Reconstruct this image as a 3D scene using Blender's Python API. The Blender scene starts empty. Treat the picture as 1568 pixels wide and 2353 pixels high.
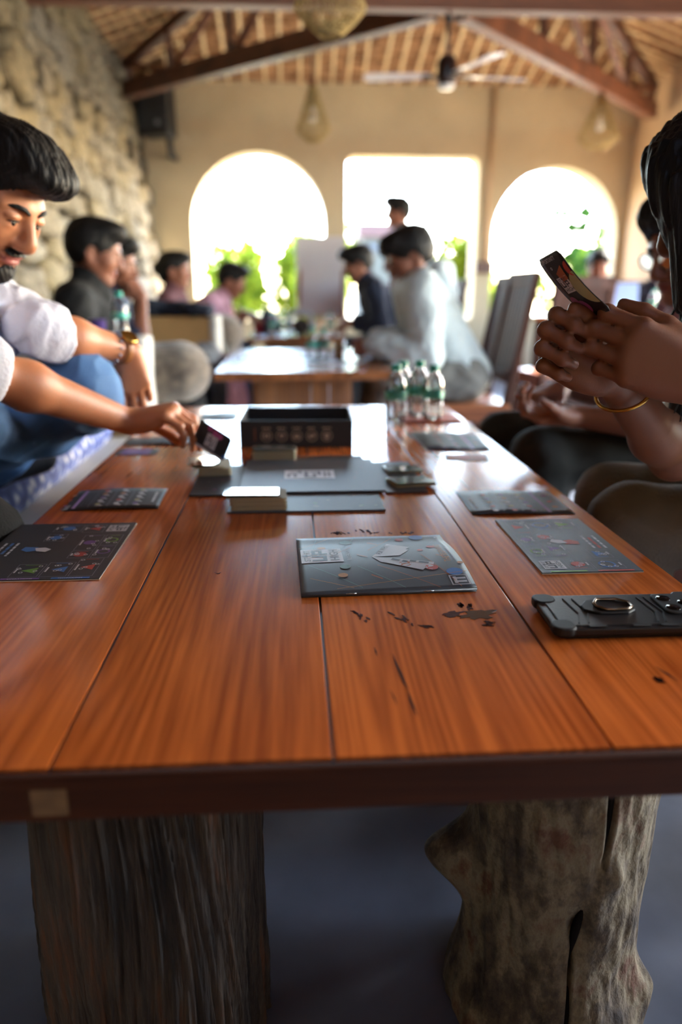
import bpy, bmesh, math, random
import numpy as np
from mathutils import Vector, Matrix, Euler

S = bpy.context.scene
COL = S.collection
R = math.radians
random.seed(11)

# ------------------------------------------------------------------ camera
cam_d = bpy.data.cameras.new('camera')
cam = bpy.data.objects.new('camera', cam_d)
COL.objects.link(cam)
cam.location = (0, 0, 0.915)
cam.rotation_euler = (R(90 - 16.62), 0, R(-3.516))
cam_d.sensor_fit = 'VERTICAL'
cam_d.sensor_height = 36.0
cam_d.sensor_width = 24.0
cam_d.lens = 36.0 * 1700 / 2353
cam_d.clip_start = 0.02
cam_d.dof.use_dof = True
cam_d.dof.focus_distance = 0.90
cam_d.dof.aperture_fstop = 2.0
S.camera = cam

# ------------------------------------------------------------------ sky, sun, portals
world = bpy.data.worlds.new('sky')
S.world = world
world.use_nodes = True
wn = world.node_tree.nodes
wl = world.node_tree.links
bg = wn['Background']
sky = wn.new('ShaderNodeTexSky')
sky.sky_type = 'NISHITA'
sky.sun_disc = False
sky.sun_elevation = R(30)
sky.sun_rotation = R(62)
sky.air_density = 1.0
sky.dust_density = 1.0
sky.ozone_density = 1.0
wl.new(sky.outputs[0], bg.inputs[0])
bg.inputs[1].default_value = 0.62

sun_d = bpy.data.lights.new('sun', 'SUN')
sun_d.energy = 6.0
sun_d.angle = R(0.6)
sun_d.color = (1.0, 0.93, 0.82)
sun = bpy.data.objects.new('sun', sun_d)
COL.objects.link(sun)
sun_dir = Vector((-0.80, -0.30, -0.46)).normalized()
sun.rotation_euler = sun_dir.to_track_quat('-Z', 'Y').to_euler()
sun.location = (8, 6, 6)

def portal(loc, sx, sy, rot):
    d = bpy.data.lights.new('window_portal', 'AREA')
    d.shape = 'RECTANGLE'
    d.size = sx
    d.size_y = sy
    d.cycles.is_portal = True
    o = bpy.data.objects.new('window_portal', d)
    COL.objects.link(o)
    o.location = loc
    o.rotation_euler = rot
portal((1.2, 8.12, 1.45), 4.7, 1.7, (R(-90), 0, 0))
portal((3.60, 3.8, 1.15), 7.4, 2.1, (R(90), 0, R(90)))

S.view_settings.view_transform = 'Standard'
S.view_settings.look = 'None'
S.view_settings.exposure = 3.25
S.view_settings.gamma = 1.0
S.view_settings.use_curve_mapping = False
S.cycles.use_denoising = True
S.cycles.max_bounces = 10
S.cycles.diffuse_bounces = 5
S.cycles.sample_clamp_indirect = 8.0
S.cycles.caustics_reflective = False
S.cycles.caustics_refractive = False

# ------------------------------------------------------------------ helpers
def link(o, parent=None):
    COL.objects.link(o)
    if parent is not None:
        o.parent = parent
    return o

def tag(o, label=None, cat=None, group=None, kind=None):
    if label: o['label'] = label
    if cat: o['category'] = cat
    if group: o['group'] = group
    if kind: o['kind'] = kind
    return o

def thing(name, label, cat, loc=(0, 0, 0), rz=0.0, group=None):
    o = bpy.data.objects.new(name, None)
    o.empty_display_size = 0.05
    COL.objects.link(o)
    o.location = loc
    o.rotation_euler = (0, 0, rz)
    return tag(o, label, cat, group)

def copy_tree(o, parent=None):
    c = o.copy()
    COL.objects.link(c)
    if parent is not None:
        c.parent = parent
    for ch in list(o.children):
        copy_tree(ch, c)
    return c

class MB:
    def __init__(s):
        s.v = []; s.f = []
    def add(s, v, f):
        b = len(s.v)
        s.v.extend([tuple(p) for p in v])
        s.f.extend([tuple(i + b for i in q) for q in f])
        return s
    def box(s, c, d, M=None):
        hx, hy, hz = d[0] / 2, d[1] / 2, d[2] / 2
        vs = [Vector((x * hx, y * hy, z * hz)) for z in (-1, 1) for y in (-1, 1) for x in (-1, 1)]
        if M is not None: vs = [M @ p for p in vs]
        vs = [p + Vector(c) for p in vs]
        return s.add(vs, [(0, 2, 3, 1), (4, 5, 7, 6), (0, 1, 5, 4), (2, 6, 7, 3), (0, 4, 6, 2), (1, 3, 7, 5)])
    def bar(s, a, b, w, h, up=(0, 0, 1)):
        a = Vector(a); b = Vector(b); d = (b - a)
        L = d.length; d.normalize()
        x = d.cross(Vector(up))
        if x.length < 1e-4: x = Vector((1, 0, 0))
        x.normalize(); z = x.cross(d)
        M = Matrix((x, d, z)).transposed()
        return s.box((a + b) / 2, (w, L, h), M)
    def tube(s, pts, r, n=8, cap=True, flat=None):
        pts = [Vector(p) for p in pts]
        m = len(pts)
        rs = r if isinstance(r, (list, tuple)) else [r] * m
        b = len(s.v); prev = None
        for i in range(m):
            t = (pts[min(i + 1, m - 1)] - pts[max(i - 1, 0)]).normalized()
            if prev is None:
                ref = Vector((0, 0, 1)) if abs(t.z) < 0.9 else Vector((1, 0, 0))
                x = t.cross(ref).normalized()
            else:
                x = (prev - t * prev.dot(t)).normalized()
            prev = x
            y = t.cross(x)
            fy = 1.0 if flat is None else flat
            for k in range(n):
                a = 2 * math.pi * k / n
                s.v.append(tuple(pts[i] + x * (rs[i] * math.cos(a)) + y * (rs[i] * fy * math.sin(a))))
        for i in range(m - 1):
            for k in range(n):
                k2 = (k + 1) % n
                s.f.append((b + i * n + k, b + i * n + k2, b + (i + 1) * n + k2, b + (i + 1) * n + k))
        if cap:
            s.f.append(tuple(b + k for k in reversed(range(n))))
            s.f.append(tuple(b + (m - 1) * n + k for k in range(n)))
        return s
    def lathe(s, prof, n=24, c=(0, 0, 0), M=None, cap=False):
        b = len(s.v); c = Vector(c)
        for (r, z) in prof:
            for k in range(n):
                a = 2 * math.pi * k / n
                p = Vector((r * math.cos(a), r * math.sin(a), z))
                if M is not None: p = M @ p
                s.v.append(tuple(p + c))
        for i in range(len(prof) - 1):
            for k in range(n):
                k2 = (k + 1) % n
                s.f.append((b + i * n + k, b + i * n + k2, b + (i + 1) * n + k2, b + (i + 1) * n + k))
        if cap:
            s.f.append(tuple(b + k for k in reversed(range(n))))
            s.f.append(tuple(b + (len(prof) - 1) * n + k for k in range(n)))
        return s
    def prism(s, poly, z0, z1, M=None, c=(0, 0, 0)):
        n = len(poly); c = Vector(c)
        vs = [Vector((x, y, z0)) for x, y in poly] + [Vector((x, y, z1)) for x, y in poly]
        if M is not None: vs = [M @ p for p in vs]
        vs = [p + c for p in vs]
        f = [tuple(reversed(range(n))), tuple(range(n, 2 * n))]
        f += [(i, (i + 1) % n, n + (i + 1) % n, n + i) for i in range(n)]
        return s.add(vs, f)
    def build(s, name, mat, parent=None, smooth=False, bevel=0.0, seg=2, loc=None):
        me = bpy.data.meshes.new(name)
        me.from_pydata(s.v, [], s.f)
        me.update()
        if smooth:
            me.shade_smooth()
        if mat is not None: me.materials.append(mat)
        o = bpy.data.objects.new(name, me)
        link(o, parent)
        if loc is not None: o.location = loc
        if bevel > 0:
            m = o.modifiers.new('bevel', 'BEVEL')
            m.width = bevel; m.segments = seg; m.limit_method = 'ANGLE'; m.angle_limit = R(40)
        return o

def rrect(w, h, r, n=5):
    p = []
    for cx, cy, a0 in ((w / 2 - r, h / 2 - r, 0), (-w / 2 + r, h / 2 - r, 90), (-w / 2 + r, -h / 2 + r, 180), (w / 2 - r, -h / 2 + r, 270)):
        for k in range(n + 1):
            a = R(a0 + 90 * k / n)
            p.append((cx + r * math.cos(a), cy + r * math.sin(a)))
    return p

def fast_mesh(name, V, Q, mat, parent=None, smooth=True, attrs=None):
    V = np.ascontiguousarray(V, dtype=np.float32); Q = np.ascontiguousarray(Q, dtype=np.int32)
    me = bpy.data.meshes.new(name)
    me.vertices.add(len(V)); me.vertices.foreach_set('co', V.ravel())
    k = Q.shape[1]
    me.loops.add(Q.size); me.loops.foreach_set('vertex_index', Q.ravel())
    me.polygons.add(len(Q))
    me.polygons.foreach_set('loop_start', np.arange(0, Q.size, k, dtype=np.int32))
    me.polygons.foreach_set('loop_total', np.full(len(Q), k, dtype=np.int32))
    me.update(calc_edges=True)
    me.validate()
    if smooth: me.shade_smooth()
    if attrs:
        for an, arr in attrs.items():
            at = me.attributes.new(an, 'FLOAT', 'POINT')
            at.data.foreach_set('value', np.ascontiguousarray(arr, dtype=np.float32))
    if mat is not None: me.materials.append(mat)
    o = bpy.data.objects.new(name, me)
    return link(o, parent)

def grid_quads(nu, nv, wrap=False):
    i = np.arange(nv - 1)[:, None]; j = np.arange(nu if wrap else nu - 1)[None, :]
    j2 = (j + 1) % nu
    return np.stack([i * nu + j, i * nu + j2, (i + 1) * nu + j2, (i + 1) * nu + j], -1).reshape(-1, 4)

# ------------------------------------------------------------------ materials
def new_mat(name):
    m = bpy.data.materials.new(name)
    m.use_nodes = True
    nt = m.node_tree
    return m, nt.nodes, nt.links, nt.nodes['Principled BSDF']

def setp(b, **k):
    for a, v in k.items():
        b.inputs[a].default_value = v

def c4(c):
    return (c[0], c[1], c[2], 1.0)

def srgb(h):
    h = h.lstrip('#')
    o = []
    for i in (0, 2, 4):
        v = int(h[i:i + 2], 16) / 255
        o.append(v / 12.92 if v <= 0.04045 else ((v + 0.055) / 1.055) ** 2.4)
    return tuple(o)

def mat(name, col, rough=0.6, metal=0.0, spec=0.5, var=0.0, scale=8.0, bump=0.0, bscale=40.0, stretch=(1, 1, 1), col2=None, coat=0.0, sheen=0.0, trans=0.0, ior=1.45, alpha=1.0, detail=4.0, lo=0.35, hi=0.65, sss=0.0):
    m, n, l, b = new_mat(name)
    if isinstance(col, str): col = srgb(col)
    if isinstance(col2, str): col2 = srgb(col2)
    b.inputs['Base Color'].default_value = c4(col)
    b.inputs['Roughness'].default_value = rough
    b.inputs['Metallic'].default_value = metal
    b.inputs['Specular IOR Level'].default_value = spec
    b.inputs['IOR'].default_value = ior
    if coat: setp(b, **{'Coat Weight': coat, 'Coat Roughness': 0.12})
    if sheen: setp(b, **{'Sheen Weight': sheen, 'Sheen Roughness': 0.5})
    if trans: b.inputs['Transmission Weight'].default_value = trans
    if sss: setp(b, **{'Subsurface Weight': sss, 'Subsurface Scale': 0.006, 'Subsurface Radius': (1.0, 0.35, 0.2)})
    if alpha < 1: b.inputs['Alpha'].default_value = alpha
    if var or col2 or bump:
        tc = n.new('ShaderNodeTexCoord'); mp = n.new('ShaderNodeMapping')
        mp.inputs['Scale'].default_value = stretch
        l.new(tc.outputs['Object'], mp.inputs[0])
        if var or col2:
            t = n.new('ShaderNodeTexNoise'); t.inputs['Scale'].default_value = scale; t.inputs['Detail'].default_value = detail
            l.new(mp.outputs[0], t.inputs['Vector'])
            rp = n.new('ShaderNodeValToRGB')
            if col2 is None:
                col2 = tuple(max(0, x * (1 - var)) for x in col)
            rp.color_ramp.elements[0].position = lo; rp.color_ramp.elements[0].color = c4(col2)
            rp.color_ramp.elements[1].position = hi; rp.color_ramp.elements[1].color = c4(col)
            l.new(t.outputs[0], rp.inputs[0]); l.new(rp.outputs[0], b.inputs['Base Color'])
        if bump:
            t2 = n.new('ShaderNodeTexNoise'); t2.inputs['Scale'].default_value = bscale; t2.inputs['Detail'].default_value = 5
            l.new(mp.outputs[0], t2.inputs['Vector'])
            bp = n.new('ShaderNodeBump'); bp.inputs['Strength'].default_value = bump; bp.inputs['Distance'].default_value = 0.01
            l.new(t2.outputs[0], bp.inputs['Height']); l.new(bp.outputs[0], b.inputs['Normal'])
    return m

def wood_mat(name, light, dark, rough=0.25, grain=60.0, coat=0.0, band=4.0, axis='Y', bump=0.05, spec=0.5):
    m, n, l, b = new_mat(name)
    light = srgb(light); dark = srgb(dark)
    tc = n.new('ShaderNodeTexCoord'); mp = n.new('ShaderNodeMapping')
    sc = {'X': (0.04, 1, 1), 'Y': (1, 0.04, 1), 'Z': (1, 1, 0.04)}[axis]
    mp.inputs['Scale'].default_value = sc
    oi = n.new('ShaderNodeObjectInfo')
    ad = n.new('ShaderNodeVectorMath'); ad.operation = 'ADD'
    mul = n.new('ShaderNodeVectorMath'); mul.operation = 'SCALE'; mul.inputs['Scale'].default_value = 7.3
    cb = n.new('ShaderNodeCombineXYZ')
    for k in range(3): l.new(oi.outputs['Random'], cb.inputs[k])
    l.new(cb.outputs[0], mul.inputs[0]); l.new(mul.outputs[0], ad.inputs[1])
    l.new(tc.outputs['Object'], mp.inputs[0]); l.new(mp.outputs[0], ad.inputs[0])
    # warped growth rings
    n1 = n.new('ShaderNodeTexNoise'); n1.inputs['Scale'].default_value = band; n1.inputs['Detail'].default_value = 2
    l.new(ad.outputs[0], n1.inputs['Vector'])
    mu = n.new('ShaderNodeMath'); mu.operation = 'MULTIPLY'; mu.inputs[1].default_value = grain
    l.new(n1.outputs[0], mu.inputs[0])
    sn = n.new('ShaderNodeMath'); sn.operation = 'SINE'; l.new(mu.outputs[0], sn.inputs[0])
    n2 = n.new('ShaderNodeTexNoise'); n2.inputs['Scale'].default_value = 170; n2.inputs['Detail'].default_value = 4
    l.new(ad.outputs[0], n2.inputs['Vector'])
    n3 = n.new('ShaderNodeTexNoise'); n3.inputs['Scale'].default_value = band * 2.2; n3.inputs['Detail'].default_value = 1
    l.new(ad.outputs[0], n3.inputs['Vector'])
    a1 = n.new('ShaderNodeMath'); a1.operation = 'MULTIPLY_ADD'; a1.inputs[1].default_value = 0.075; a1.inputs[2].default_value = 0.0
    l.new(sn.outputs[0], a1.inputs[0])
    a2 = n.new('ShaderNodeMath'); a2.operation = 'MULTIPLY_ADD'; a2.inputs[1].default_value = 0.60
    l.new(n2.outputs[0], a2.inputs[0]); l.new(a1.outputs[0], a2.inputs[2])
    a3 = n.new('ShaderNodeMath'); a3.operation = 'MULTIPLY_ADD'; a3.inputs[1].default_value = 0.40
    l.new(n3.outputs[0], a3.inputs[0]); l.new(a2.outputs[0], a3.inputs[2])
    rp = n.new('ShaderNodeValToRGB')
    rp.color_ramp.elements[0].position = 0.30; rp.color_ramp.elements[0].color = c4(dark)
    rp.color_ramp.elements[1].position = 0.66; rp.color_ramp.elements[1].color = c4(light)
    l.new(a3.outputs[0], rp.inputs[0]); l.new(rp.outputs[0], b.inputs['Base Color'])
    b.inputs['Roughness'].default_value = rough
    if coat: setp(b, **{'Coat Weight': coat, 'Coat Roughness': 0.1})
    b.inputs['Specular IOR Level'].default_value = spec
    if bump:
        bp = n.new('ShaderNodeBump'); bp.inputs['Strength'].default_value = bump; bp.inputs['Distance'].default_value = 0.004
        l.new(a3.outputs[0], bp.inputs['Height']); l.new(bp.outputs[0], b.inputs['Normal'])
    return m

M = {}
M['plaster'] = mat('ochre_plaster', '#c6b594', 0.85, var=0.16, scale=2.2, bump=0.25, bscale=26)
M['plaster_r'] = mat('sand_plaster', '#c7a888', 0.85, var=0.15, scale=2.0, bump=0.25, bscale=26)
M['white_plaster'] = mat('white_plaster', '#c9c6bd', 0.7, var=0.15, scale=5, bump=0.1, bscale=30)
M['tan_plaster'] = mat('tan_plaster', '#b08a58', 0.8, var=0.2, scale=5)
M['mortar'] = mat('wall_mortar', '#463e31', 0.95, var=0.3, scale=9, bump=0.5, bscale=30)
M['stone_a'] = mat('field_stone', '#8d8470', 0.9, col2='#60574a', scale=6, bump=0.6, bscale=14, detail=8)
M['stone_b'] = mat('grey_field_stone', '#8f897b', 0.9, col2='#625b50', scale=7, bump=0.6, bscale=14, detail=8)
M['stone_c'] = mat('ochre_field_stone', '#8c8064', 0.9, col2='#655b48', scale=6, bump=0.6, bscale=14, detail=8)
M['floor'] = mat('polished_concrete', '#5d6472', 0.30, col2='#3a3f49', scale=3.5, bump=0.04, bscale=14, detail=9, lo=0.3, hi=0.72)
M['thatch'] = mat('thatch', '#7d5c3d', 0.95, col2='#4a3120', scale=10, stretch=(1, 1, 1), bump=0.5, bscale=60)
M['reed'] = mat('reed_bundle', '#b98f68', 0.9, col2='#7a573a', scale=14, bump=0.4, bscale=50)
M['bamboo'] = mat('split_bamboo', '#ecd2a4', 0.5, var=0.15, scale=6)
M['beam'] = wood_mat('dark_beam_wood', '#5f3826', '#37201a', 0.5, grain=30, axis='Y')
M['beam2'] = wood_mat('red_brown_beam_wood', '#7d4c33', '#4b2b1f', 0.5, grain=30, axis='X')
M['table'] = wood_mat('varnished_pine', '#cc6a2b', '#94441a', 0.17, grain=300, coat=0.15, band=5.0, bump=0.06)
M['table_edge'] = wood_mat('dark_table_edge', '#4a2616', '#2c1710', 0.7, grain=40, axis='X', spec=0.12)
M['table2'] = wood_mat('far_table_wood', '#9a5f38', '#63371f', 0.22, grain=50, coat=0.3)
M['table_panel'] = wood_mat('table_panel_wood', '#8a5934', '#5a351f', 0.45, grain=40, axis='Z')
M['chair'] = wood_mat('chair_wood', '#4d2a1c', '#301810', 0.6, grain=40, axis='Z', spec=0.2)
M['chair_seat'] = wood_mat('chair_seat_wood', '#9c5d36', '#6c3a22', 0.35, grain=40, axis='X')
M['black'] = mat('black_plastic', '#17181a', 0.5)
M['dark_card'] = mat('dark_print_board', '#26272b', 0.5, var=0.15, scale=20)
M['slate_card'] = mat('slate_print_card', '#43484f', 0.46, var=0.12, scale=20)
M['black_card'] = mat('black_board', '#131316', 0.5)
M['white_edge'] = mat('card_edge', '#c4bda9', 0.8)
M['deck_edge'] = mat('deck_edge', '#b8ac8c', 0.7, var=0.5, scale=300, stretch=(0.02, 0.02, 3))
M['white'] = mat('white_print', '#d6d5d8', 0.55)
M['steel'] = mat('steel', '#b9b9bd', 0.25, metal=1.0)
M['gold'] = mat('gold', '#c79a4c', 0.25, metal=1.0)
M['hole'] = mat('dark_gap', '#1b1110', 0.5)
for nm, cc in dict(p_red='#b4392e', p_blue='#3a6fb0', p_green='#6b9a35', p_purple='#6d4a8c', p_grey='#6a6672', p_white='#c9c8cc', p_orange='#b0743c', p_magenta='#a34a80', p_khaki='#a8a377', p_bronze='#9a8672', p_lilac='#8d6fa0', p_dim='#4b4c55', p_mist='#b9b9be', p_ink='#2a3340', p_teal='#5d7f7a', p_brick='#a5552c').items():
    M[nm] = mat(nm.replace('p_', 'ink_'), cc, 0.5)
# ================================================================== room shell
XR, YB, YF = 3.45, 8.0, -2.2          # right wall, back wall, wall behind the camera
ZE, SL = 2.87, 0.32                   # eave height, roof slope
XC = 0.95
def wall_x(z): return -1.27 - 0.087 * z

def struct(o):
    o['kind'] = 'structure'
    return o

def holed_wall(name, outer, holes, thick, material, M4):
    cu = bpy.data.curves.new(name, 'CURVE')
    cu.dimensions = '2D'; cu.fill_mode = 'BOTH'; cu.extrude = thick / 2
    for poly in [outer] + holes:
        sp = cu.splines.new('POLY'); sp.points.add(len(poly) - 1)
        for i, (x, y) in enumerate(poly): sp.points[i].co = (x, y, 0, 1)
        sp.use_cyclic_u = True
    tmp = bpy.data.objects.new('tmp', cu); COL.objects.link(tmp)
    bpy.context.view_layer.update()
    me = bpy.data.meshes.new_from_object(tmp.evaluated_get(bpy.context.evaluated_depsgraph_get()))
    bpy.data.objects.remove(tmp)
    me.transform(M4); me.name = name
    me.materials.clear(); me.materials.append(material)
    o = bpy.data.objects.new(name, me)
    return struct(link(o))

def arch(x0, x1, z0, zt, n=18):
    r = (x1 - x0) / 2; zc = zt - r; xc = (x0 + x1) / 2
    return [(x0, z0), (x1, z0)] + [(xc + r * math.cos(R(180 * k / n)), zc + r * math.sin(R(180 * k / n))) for k in range(n + 1)]

def rect_hole(x0, x1, z0, z1, r=0.07):
    return [(x + (x0 + x1) / 2, z + (z0 + z1) / 2) for x, z in rrect(x1 - x0, z1 - z0, r)]

MY = Matrix.Translation((0, YB + 0.15, 0)) @ Matrix.Rotation(R(90), 4, 'X')
holed_wall('wall_back', [(-1.75, 0), (XR + 0.3, 0), (XR + 0.3, 2.98), (-1.75, 2.98)],
           [arch(-1.0, 0.33, 0.62, 2.23), rect_hole(0.55, 1.88, 0.62, 2.2), arch(2.06, 3.36, 0.67, 2.12)], 0.3, M['plaster'], MY)
MX = Matrix.Translation((XR + 0.15, 0, 0)) @ Matrix.Rotation(R(90), 4, 'Z') @ Matrix.Rotation(R(90), 4, 'X')
holed_wall('wall_right', [(YF, 0), (YB, 0), (YB, 2.98), (YF, 2.98)],
           [arch(5.35, 7.25, 0.62, 2.1), arch(2.6, 4.6, 0.1, 2.1), arch(0.2, 1.9, 0.66, 2.15)], 0.3, M['plaster_r'], MX)
struct(MB().box((XC, YF - 0.1, 1.5), (5.8, 0.2, 3.0)).build('wall_front', M['plaster_r']))
struct(MB().box((XC, (YB + YF) / 2, -0.05), (5.6, YB - YF + 0.6, 0.1)).build('floor', M['floor']))

# left wall: battered rubble masonry, a mortar body with single stones set in it
wl_b = MB()
x0, x1 = wall_x(0) - 0.03, wall_x(3.0) - 0.03
wl_b.prism([(x0, 0), (x1, 3.0), (x1 - 0.5, 3.0), (x1 - 0.5, 0)], -(YB - 0.0), -YF, Matrix.Rotation(R(90), 3, 'X'))
wall_left = struct(wl_b.build('wall_left', M['mortar']))
def stone_mesh(seed, material):
    rg = random.Random(seed)
    bm = bmesh.new()
    bmesh.ops.create_cube(bm, size=1.0)
    bmesh.ops.subdivide_edges(bm, edges=bm.edges[:], cuts=3, use_grid_fill=True)
    ph = [rg.uniform(0, 6) for _ in range(9)]
    for v in bm.verts:
        p = v.co.copy(); q = p.normalized() * 0.62
        p = p.lerp(q, 0.42)
        w = 0.07
        p.x += w * math.sin(5 * p.y + ph[0]) + 0.05 * math.sin(9 * p.z + ph[1])
        p.y += w * math.sin(5 * p.z + ph[2]) + 0.06 * math.sin(11 * p.x + ph[3])
        p.z += w * math.sin(5 * p.y + ph[4]) + 0.06 * math.sin(9 * p.y + ph[5])
        v.co = p
    me = bpy.data.meshes.new('stone')
    bm.to_mesh(me); bm.free()
    me.shade_smooth()
    me.materials.append(material)
    return me
stone_vars = [stone_mesh(k, M[('stone_a', 'stone_b', 'stone_c')[k % 3]]) for k in range(12)]
rg = random.Random(5)
z = 0.36; row = 0
while z < 2.86:
    h = rg.uniform(0.13, 0.21); y = 3.4 - rg.uniform(0, 0.2)
    while y < 7.95:
        L = rg.uniform(0.18, 0.42)
        if y + L > 7.99: L = 7.99 - y
        if L > 0.06:
            o = bpy.data.objects.new('stone', rg.choice(stone_vars)); link(o, wall_left)
            zc = z + h / 2
            o.location = (wall_x(zc) - 0.030 + rg.uniform(-0.02, 0.02), y + L / 2, zc + rg.uniform(-0.02, 0.02))
            o.scale = (rg.uniform(0.11, 0.17), L * 0.96, h * 0.95)
            o.rotation_euler = (rg.uniform(-0.16, 0.16), -0.087, rg.uniform(-0.08, 0.08))
        y += L
    z += h; row += 1

# roof: hipped at the far end
def zr(d): return ZE + SL * d
W2 = (XR + 1.55) / 2                  # half span
YH = YB - W2                          # where the hips meet the ridge
roof = MB()
e = 0.35
pL0, pL1 = (-1.55 - e, YF - 0.3), (-1.55 - e, YB + e)
pR0, pR1 = (XR + e, YF - 0.3), (XR + e, YB + e)
rd0, rd1 = (XC, YF - 0.3), (XC, YH)
def add_quad(ps, t=0.06):
    b = [Vector(p) for p in ps]
    n = (b[1] - b[0]).cross(b[2] - b[0]).normalized()
    if n.z < 0: b.reverse(); n = -n
    k = len(b)
    roof.add(b + [p + n * t for p in b], [tuple(range(k))[::-1], tuple(range(k, 2 * k))] + [(i, (i + 1) % k, k + (i + 1) % k, k + i) for i in range(k)])
ze = zr(-e)
add_quad([(*pL0, ze), (*pL1, ze), (*rd1, zr(W2)), (*rd0, zr(W2))])
add_quad([(*pR0, ze), (*pR1, ze), (*rd1, zr(W2)), (*rd0, zr(W2))])
add_quad([(*pL1, ze), (*pR1, ze), (*rd1, zr(W2))])
ceiling = struct(roof.build('ceiling', M['thatch']))
# reed bundles (courses along the eave direction) and split-bamboo strips (up the slope)
def roof_pt(side, u, d, off):
    zz = zr(d) - off
    if side == 'B': return (u, YB - d, zz)
    if side == 'L': return (-1.55 + d, u, zz)
    return (XR - d, u, zz)
rg = random.Random(3)
for side, ua, ub, dmax in (('B', -1.55, XR, 1.5), ('L', 5.2, YB, 1.6), ('R', 5.2, YB, 1.6)):
    d = 0.02
    while d < dmax:
        if side == 'B': a, b_ = ua + max(d, 0), ub - max(d, 0)
        else: a, b_ = ua, ub - max(d, 0)
        npt = 10
        pts = [roof_pt(side, a + (b_ - a) * k / (npt - 1), d + rg.uniform(-0.006, 0.006), 0.005 + rg.uniform(-0.006, 0.006)) for k in range(npt)]
        MB().tube(pts, 0.042, 6).build('reed_bundle', M['reed'], ceiling, smooth=True)
        d += 0.088
    u = ua + 0.1
    while u < ub - 0.05:
        if side == 'B': dm = min(dmax, u - ua + 0.0, ub - u)
        else: dm = min(dmax, ub - u)
        if dm > 0.12:
            MB().bar(roof_pt(side, u, 0.0, 0.052), roof_pt(side, u + rg.uniform(-0.03, 0.03), dm, 0.052), 0.024, 0.012).build('bamboo_strip', M['bamboo'], ceiling)
        u += 0.165 + rg.uniform(-0.03, 0.03)

# timber trusses under the hips and the cross tie
def truss(label, a, b, flip):
    t = thing('roof_truss', label, 'roof truss', a, 0)
    A = Vector((0, 0, 0)); B = Vector(b) - Vector(a)
    up = Vector((0, 0, 1))
    MB().bar(A, B, 0.10, 0.13).build('tie_beam', M['beam'] if not flip else M['beam2'], t, bevel=0.006)
    H = lambda s: A.lerp(B, s) + up * (0.20 + 0.80 * s)
    MB().bar(H(0) - up * 0.01, H(1), 0.07, 0.08).build('top_chord', M['beam'], t, bevel=0.005)
    for s in (0.02, 0.2, 0.43, 0.68):
        MB().bar(A.lerp(B, s) + up * 0.06, H(s), 0.055, 0.05, (1, 0.3, 0)).build('post', M['beam'], t, bevel=0.004)
    for s0, s1 in ((0.22, 0.43), (0.45, 0.68), (0.18, 0.02)):
        MB().bar(A.lerp(B, s0) + up * 0.07, H(s1) - up * 0.03, 0.045, 0.05, (1, 0.3, 0)).build('strut', M['beam2'], t, bevel=0.004)
    return t
truss('dark timber hip truss running from the rough stone wall to the middle of the roof', (-1.42, 7.30, 2.585), (0.86, 4.98, 2.52), False)
truss('brown timber hip truss running from the sand-coloured wall to the middle of the roof', (3.32, 7.38, 2.50), (1.02, 4.98, 2.52), True)
t = thing('cross_beam', 'long reddish brown tie beam spanning the room in front of the hip trusses', 'beam', (XC, 4.86, 2.46))
MB().bar((-2.42, 0, 0.06), (2.42, 0, 0.06), 0.10, 0.13).build('beam', M['beam2'], t, bevel=0.006)
MB().box((0, 0.02, 0.035), (0.34, 0.13, 0.012)).build('joint_plate', M['steel'], t)

# pipe and switch box on the back wall
o = MB().tube([(1.995, 7.98, 2.86), (1.995, 7.98, 1.2)], 0.022, 10).build('conduit_pipe', mat('painted_pipe', '#b89c7c', 0.5), None, True)
tag(o, 'thin vertical conduit pipe on the ochre wall between two windows', 'pipe')
t = thing('switch_box', 'small dark brown switch box at the foot of the wall conduit', 'switch box', (1.975, 7.965, 1.15))
MB().box((0, 0, 0), (0.19, 0.05, 0.12)).build('housing', mat('brown_box', '#5b4038', 0.5), t, bevel=0.008)
for k in (-1, 0, 1): MB().box((0.05 * k, -0.028, 0), (0.03, 0.01, 0.05)).build('switch', mat('brown_switch', '#7a6258', 0.4), t, bevel=0.003)

# loudspeaker high in the corner
t = thing('wall_speaker', 'black loudspeaker box mounted high in the corner by the stone wall', 'speaker', (-1.24, 7.70, 2.31))
Mz = Matrix.Rotation(R(-14), 3, 'Z')
MB().box((0, 0, 0.21), (0.30, 0.24, 0.46), Mz).build('cabinet', M['black'], t, bevel=0.02)
MB().box(Mz @ Vector((0.0, -0.125, 0.22)), (0.25, 0.012, 0.38), Mz).build('grille', mat('speaker_grille', '#26282b', 0.7, bump=0.4, bscale=300), t, bevel=0.004)
MB().tube([(0.02, 0.05, 0.10), (0.10, 0.02, -0.02), (0.10, 0.1, -0.16), (0.12, 0.27, -0.16)], 0.03, 8).build('bracket', M['black'], t, True)
MB().lathe([(0.0, 0.0), (0.022, 0.0), (0.022, 0.01), (0, 0.012)], 16, Mz @ Vector((0.06, -0.13, 0.08)), Mz @ Matrix.Rotation(R(90), 3, 'X')).build('badge', mat('grey_badge', '#6f7276', 0.4), t, True)
o = MB().tube([(-1.44, 7.78, 2.6), (-1.42, 7.80, 2.2), (-1.40, 7.88, 1.6)], 0.012, 6).build('speaker_cable', M['black'], None, True)
tag(o, 'dark cable running down the corner below the loudspeaker', 'cable')

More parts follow.
